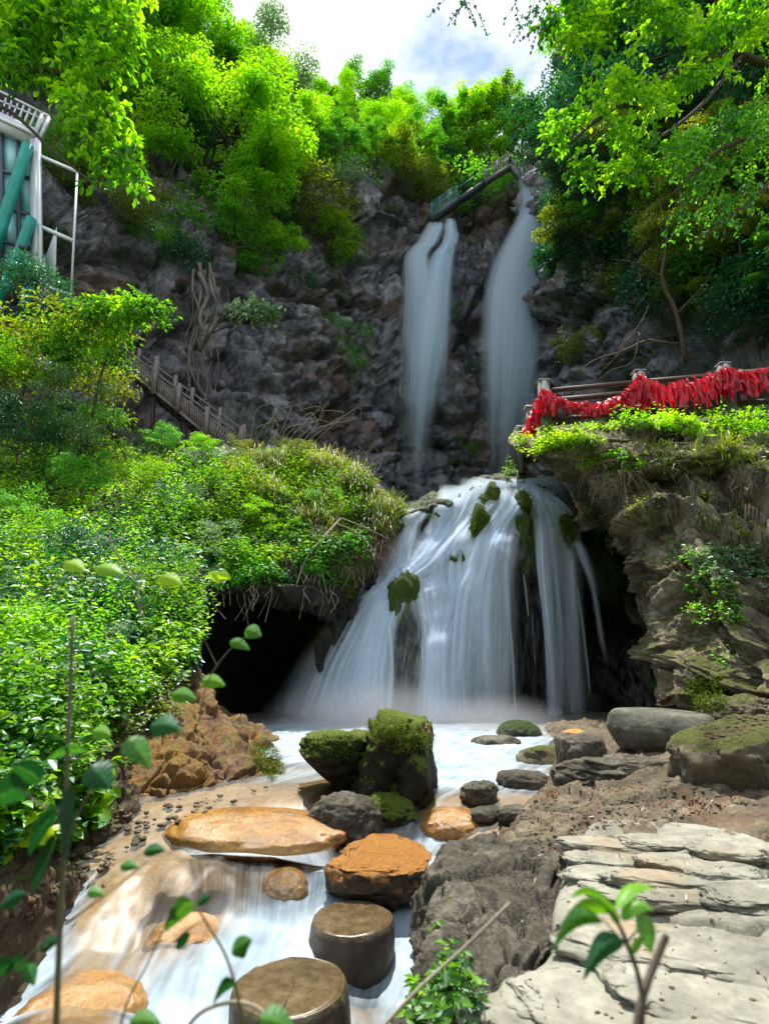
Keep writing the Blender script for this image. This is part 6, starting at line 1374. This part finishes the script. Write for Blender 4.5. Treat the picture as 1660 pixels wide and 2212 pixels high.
for x, y in sample_poly([(1150, 1790), (1660, 1850), (1660, 2200), (1100, 2200)], 70, rs) + sample_poly([(1110, 1760), (1500, 1690), (1600, 1760), (1200, 1800)], 120, rs):
    p, nn_ = hit(x, y)
    if p is not None: m.leaves((p + nn_ * .006)[None], rng.normal(size=(1, 3)) - nn_ * .5, nn_[None] + rng.normal(size=(1, 3)) * .3, rs.uniform(.015, .04), .010, np.array([rs.random()]))
tag(m.build('leaf_litter', M['dry']), 'dry leaf scraps on the stone', None, None, 'stuff')

# ------------------------------------------------------------------ foreground plants
def big_leaf(mb, base, tip, width, droop=.1, roll=0., tone=.5, cup=.15):
    base = np.asarray(base, float); tip = np.asarray(tip, float); ax = tip - base; L_ = np.linalg.norm(ax); view = unit((base + tip) / 2 - CAM)
    sd_ = unit(np.cross(ax, view)); nr = unit(np.cross(sd_, ax)); sd_ = unit(sd_ * math.cos(roll) + nr * math.sin(roll)); nr = unit(np.cross(sd_, ax))
    n, c = 26, 13; s = np.linspace(0, 1, n); prof = (np.sin(np.pi * s ** .75) ** .8) * (1 - .25 * s) * 1.15
    mid = base + ax * s[:, None] + np.array((0, 0, 1.)) * (droop * L_ * (s * (1 - s) * 4) )[:, None]
    t = np.linspace(-1, 1, c); serr = 1 + .05 * np.sin(s * 70)[:, None] * np.abs(t)[None]
    V = mid[:, None] + sd_ * (t[None] * prof[:, None] * serr * width * .5)[..., None] + nr * ((np.abs(t)[None] ** 1.2 * prof[:, None] * width * cup) - .02 * width * np.cos(s * 40)[:, None] * np.abs(t)[None])[..., None]
    vein = np.clip(1 - np.abs(t)[None] * 9, 0, 1) * .3 + (np.sin((s[:, None] * 7 - np.abs(t)[None] * 1.2) * 2 * np.pi) > .8) * .12 + .08 * rng.normal(size=(n, c))
    mb.add(V.reshape(-1, 3), grid_faces(n, c), None, np.clip(tone + vein, 0, 1).ravel())
def sprig(label, stems, leaves, mat='bigleaf', cat='plant', stemmat='twig'):
    b = P(*stems[0][0][0]); t = thing('plant', b, label, cat)
    for path, r0 in stems: m = MB(); m.tube(crom([P(*q) for q in path], 20), r0 * np.linspace(1, .6, 20), 6); m.build('stem', M[stemmat], t, b)
    for l in leaves:
        m = MB(); big_leaf(m, P(*l[0]), P(*l[1]), l[2], *(l[3:4] or (.1,)), roll=l[4] if len(l) > 4 else 0, tone=l[5] if len(l) > 5 else .5); m.build('leaf', M[l[6] if len(l) > 6 else mat], t, b)
    return t
Yf = .80
sprig('broad-leaved sprig with drooping bright leaves in front of the pale slab', [(((1375, 2330, Yf), (1385, 2150, Yf), (1350, 2030, Yf), (1320, 1970, Yf)), .004), (((1350, 2040, Yf), (1300, 1985, Yf)), .0015), (((1350, 2040, Yf), (1395, 1985, Yf)), .0015)],
      [((1335, 2000, Yf), (1300, 1940, Yf), .012, .1, .4, .9), ((1362, 2060, Yf), (1392, 2020, Yf), .010, .1, .4, .8), ((1320, 1968, Yf), (1215, 1990, Yf), .019, .15, .5, .9), ((1325, 1965, Yf), (1230, 1942, Yf + .05), .015, .2, .9, .9), ((1330, 1962, Yf), (1425, 1932, Yf + .05), .019, .2, .9, .95), ((1390, 1975, Yf), (1405, 2062, Yf - .02), .022, .05, .3, .85), ((1340, 1985, Yf), (1412, 1968, Yf), .018, .25, .4, .9),
       ((1300, 1990, Yf), (1190, 2062, Yf - .02), .019, .25, .3, .7), ((1345, 2030, Yf), (1258, 2120, Yf - .03), .023, .18, .2, .45)])
sprig('bare grey twig standing up behind the drooping bright leaves', [(((1360, 2330, .72), (1385, 2160, .74), (1430, 2040, .76), (1440, 2020, .76)), .006), (((1388, 2150, .74), (1372, 2100, .74)), .003)], [], stemmat='bark')
Yl = .85
sprig('tall blurred dark stem with round and drooping leaves at the left', [(((118, 2330, Yl), (128, 2050, Yl), (140, 1800, Yl), (148, 1600, Yl), (158, 1330, Yl)), .0042), (((140, 1820, Yl), (190, 1720, Yl), (215, 1690, Yl)), .002), (((142, 1760, Yl), (90, 1740, Yl), (40, 1700, Yl)), .002), (((148, 1640, Yl), (260, 1610, Yl), (300, 1600, Yl)), .0015)],
      [((195, 1655, Yl), (240, 1705, Yl), .042, .1, .3, .2), ((275, 1595, Yl), (325, 1660, Yl), .036, .1, .4, .75), ((325, 1568, Yl), (392, 1580, Yl), .032, .15, .4, .3), ((190, 1622, Yl), (95, 1648, Yl), .02, .1, .9, .6), ((125, 1740, Yl), (62, 1850, Yl), .030, .05, .7, .05), ((150, 1700, Yl), (148, 1860, Yl), .026, .0, .8, .05), ((60, 1700, Yl), (-30, 1745, Yl), .04, .1, .3, .3), ((90, 1690, Yl), (20, 1655, Yl), .03, .1, .5, .25), ((120, 1800, Yl), (70, 1930, Yl), .022, 0, .8, .1)])
sprig('thin arching stems with small leaves crossing the foaming stream', [(((240, 2330, .9), (270, 2180, .9), (320, 2080, .9), (362, 1985, .9), (378, 1955, .9)), .0018), (((540, 2330, .9), (520, 2180, .9), (490, 2070, .9), (450, 2000, .9), (428, 1962, .9)), .0022), (((375, 2035, .9), (410, 2005, .9), (445, 1985, .9)), .0014)],
      [((415, 1945, .9), (355, 2015, .9), .026, .1, .2, .7), ((378, 1960, .9), (372, 1990, .9), .014, .1, .2, .5), ((425, 1955, .9), (458, 1935, .9), .012, .1, .3, .2), ((500, 2060, .9), (545, 2030, .9), .022, .1, .2, .6), ((380, 2050, .9), (412, 2015, .9), .014, .1, .2, .1), ((510, 2125, .9), (460, 2170, .9), .016, .25, .3, .1), ((515, 2065, .9), (535, 2050, .9), .014, .1, .2, .5), ((560, 2200, .8), (640, 2230, .8), .03, .1, .2, .6), ((280, 2205, .8), (350, 2215, .8), .02, .1, .2, .6)])
sprig('leafy stem leaning over the left foot of the stream', [(((-60, 2250, .95), (0, 2130, .95), (60, 2070, .95), (105, 2040, .95)), .0022), (((0, 2130, .95), (110, 2020, .95), (220, 1940, .95), (320, 1860, .95)), .0014)],
      [((60, 2075, .95), (8, 2110, .95), .022, .1, .3, .3), ((85, 2050, .95), (130, 2030, .95), .018, .1, .3, .3), ((60, 2085, .95), (75, 2130, .95), .020, .1, .3, .45), ((30, 2085, .95), (-20, 2110, .95), .026, .1, .3, .3), ((190, 1925, .95), (225, 1935, .95), .016, .1, .3, .5), ((260, 1870, .95), (300, 1875, .95), .016, .1, .3, .5), ((310, 1840, .95), (358, 1838, .95), .018, .1, .3, .4), ((0, 1960, .95), (60, 1930, .95), .02, .1, .3, .3)])
sprig('two blurred leaves on a thin stem before the dark cave', [(((430, 1560, 1.3), (450, 1470, 1.3), (500, 1400, 1.3), (560, 1360, 1.3)), .0015), (((470, 1440, 1.3), (440, 1380, 1.3)), .001)],
      [((435, 1470, 1.3), (487, 1482, 1.3), .032, .1, .3, .9), ((497, 1385, 1.3), (540, 1405, 1.3), .025, .1, .3, .7), ((530, 1360, 1.3), (565, 1375, 1.3), .035, .1, .3, .55), ((370, 1500, 1.3), (425, 1512, 1.3), .034, .1, .3, .8), ((200, 1580, 1.2), (240, 1590, 1.2), .03, .1, .3, .8)])
sprig('pair of blurred yellow-green leaves over the left bank', [(((60, 1300, 1.3), (150, 1250, 1.3), (260, 1240, 1.3), (400, 1240, 1.3), (480, 1220, 1.3)), .0014)],
      [((140, 1215, 1.3), (185, 1235, 1.3), .04, .1, .5, .7), ((205, 1225, 1.3), (270, 1245, 1.3), .038, .1, .6, .7), ((345, 1245, 1.3), (395, 1265, 1.3), .036, .1, .5, .8), ((455, 1235, 1.3), (475, 1262, 1.3), .022, .1, .2, .95), ((470, 1240, 1.3), (498, 1250, 1.3), .022, .1, .2, .95)], mat='lime')
sprig('long dry grass stalk slanting across the dark wet rock', [(((790, 2260, 1.1), (900, 2140, 1.1), (1010, 2040, 1.1), (1100, 1950, 1.1)), .0035)], [], stemmat='palebark')
sprig('dry grass stalk looping over the nearest stepping stone', [(((380, 2260, .9), (430, 2190, .9), (500, 2165, .9), (560, 2180, .9), (610, 2240, .9)), .003)], [], stemmat='palebark')
sprig('thin upright dry stalk in front of the dark wet rock', [(((1050, 2260, 1.2), (1045, 2180, 1.2), (1040, 2060, 1.2), (1035, 1930, 1.2)), .002)], [], stemmat='palebark')
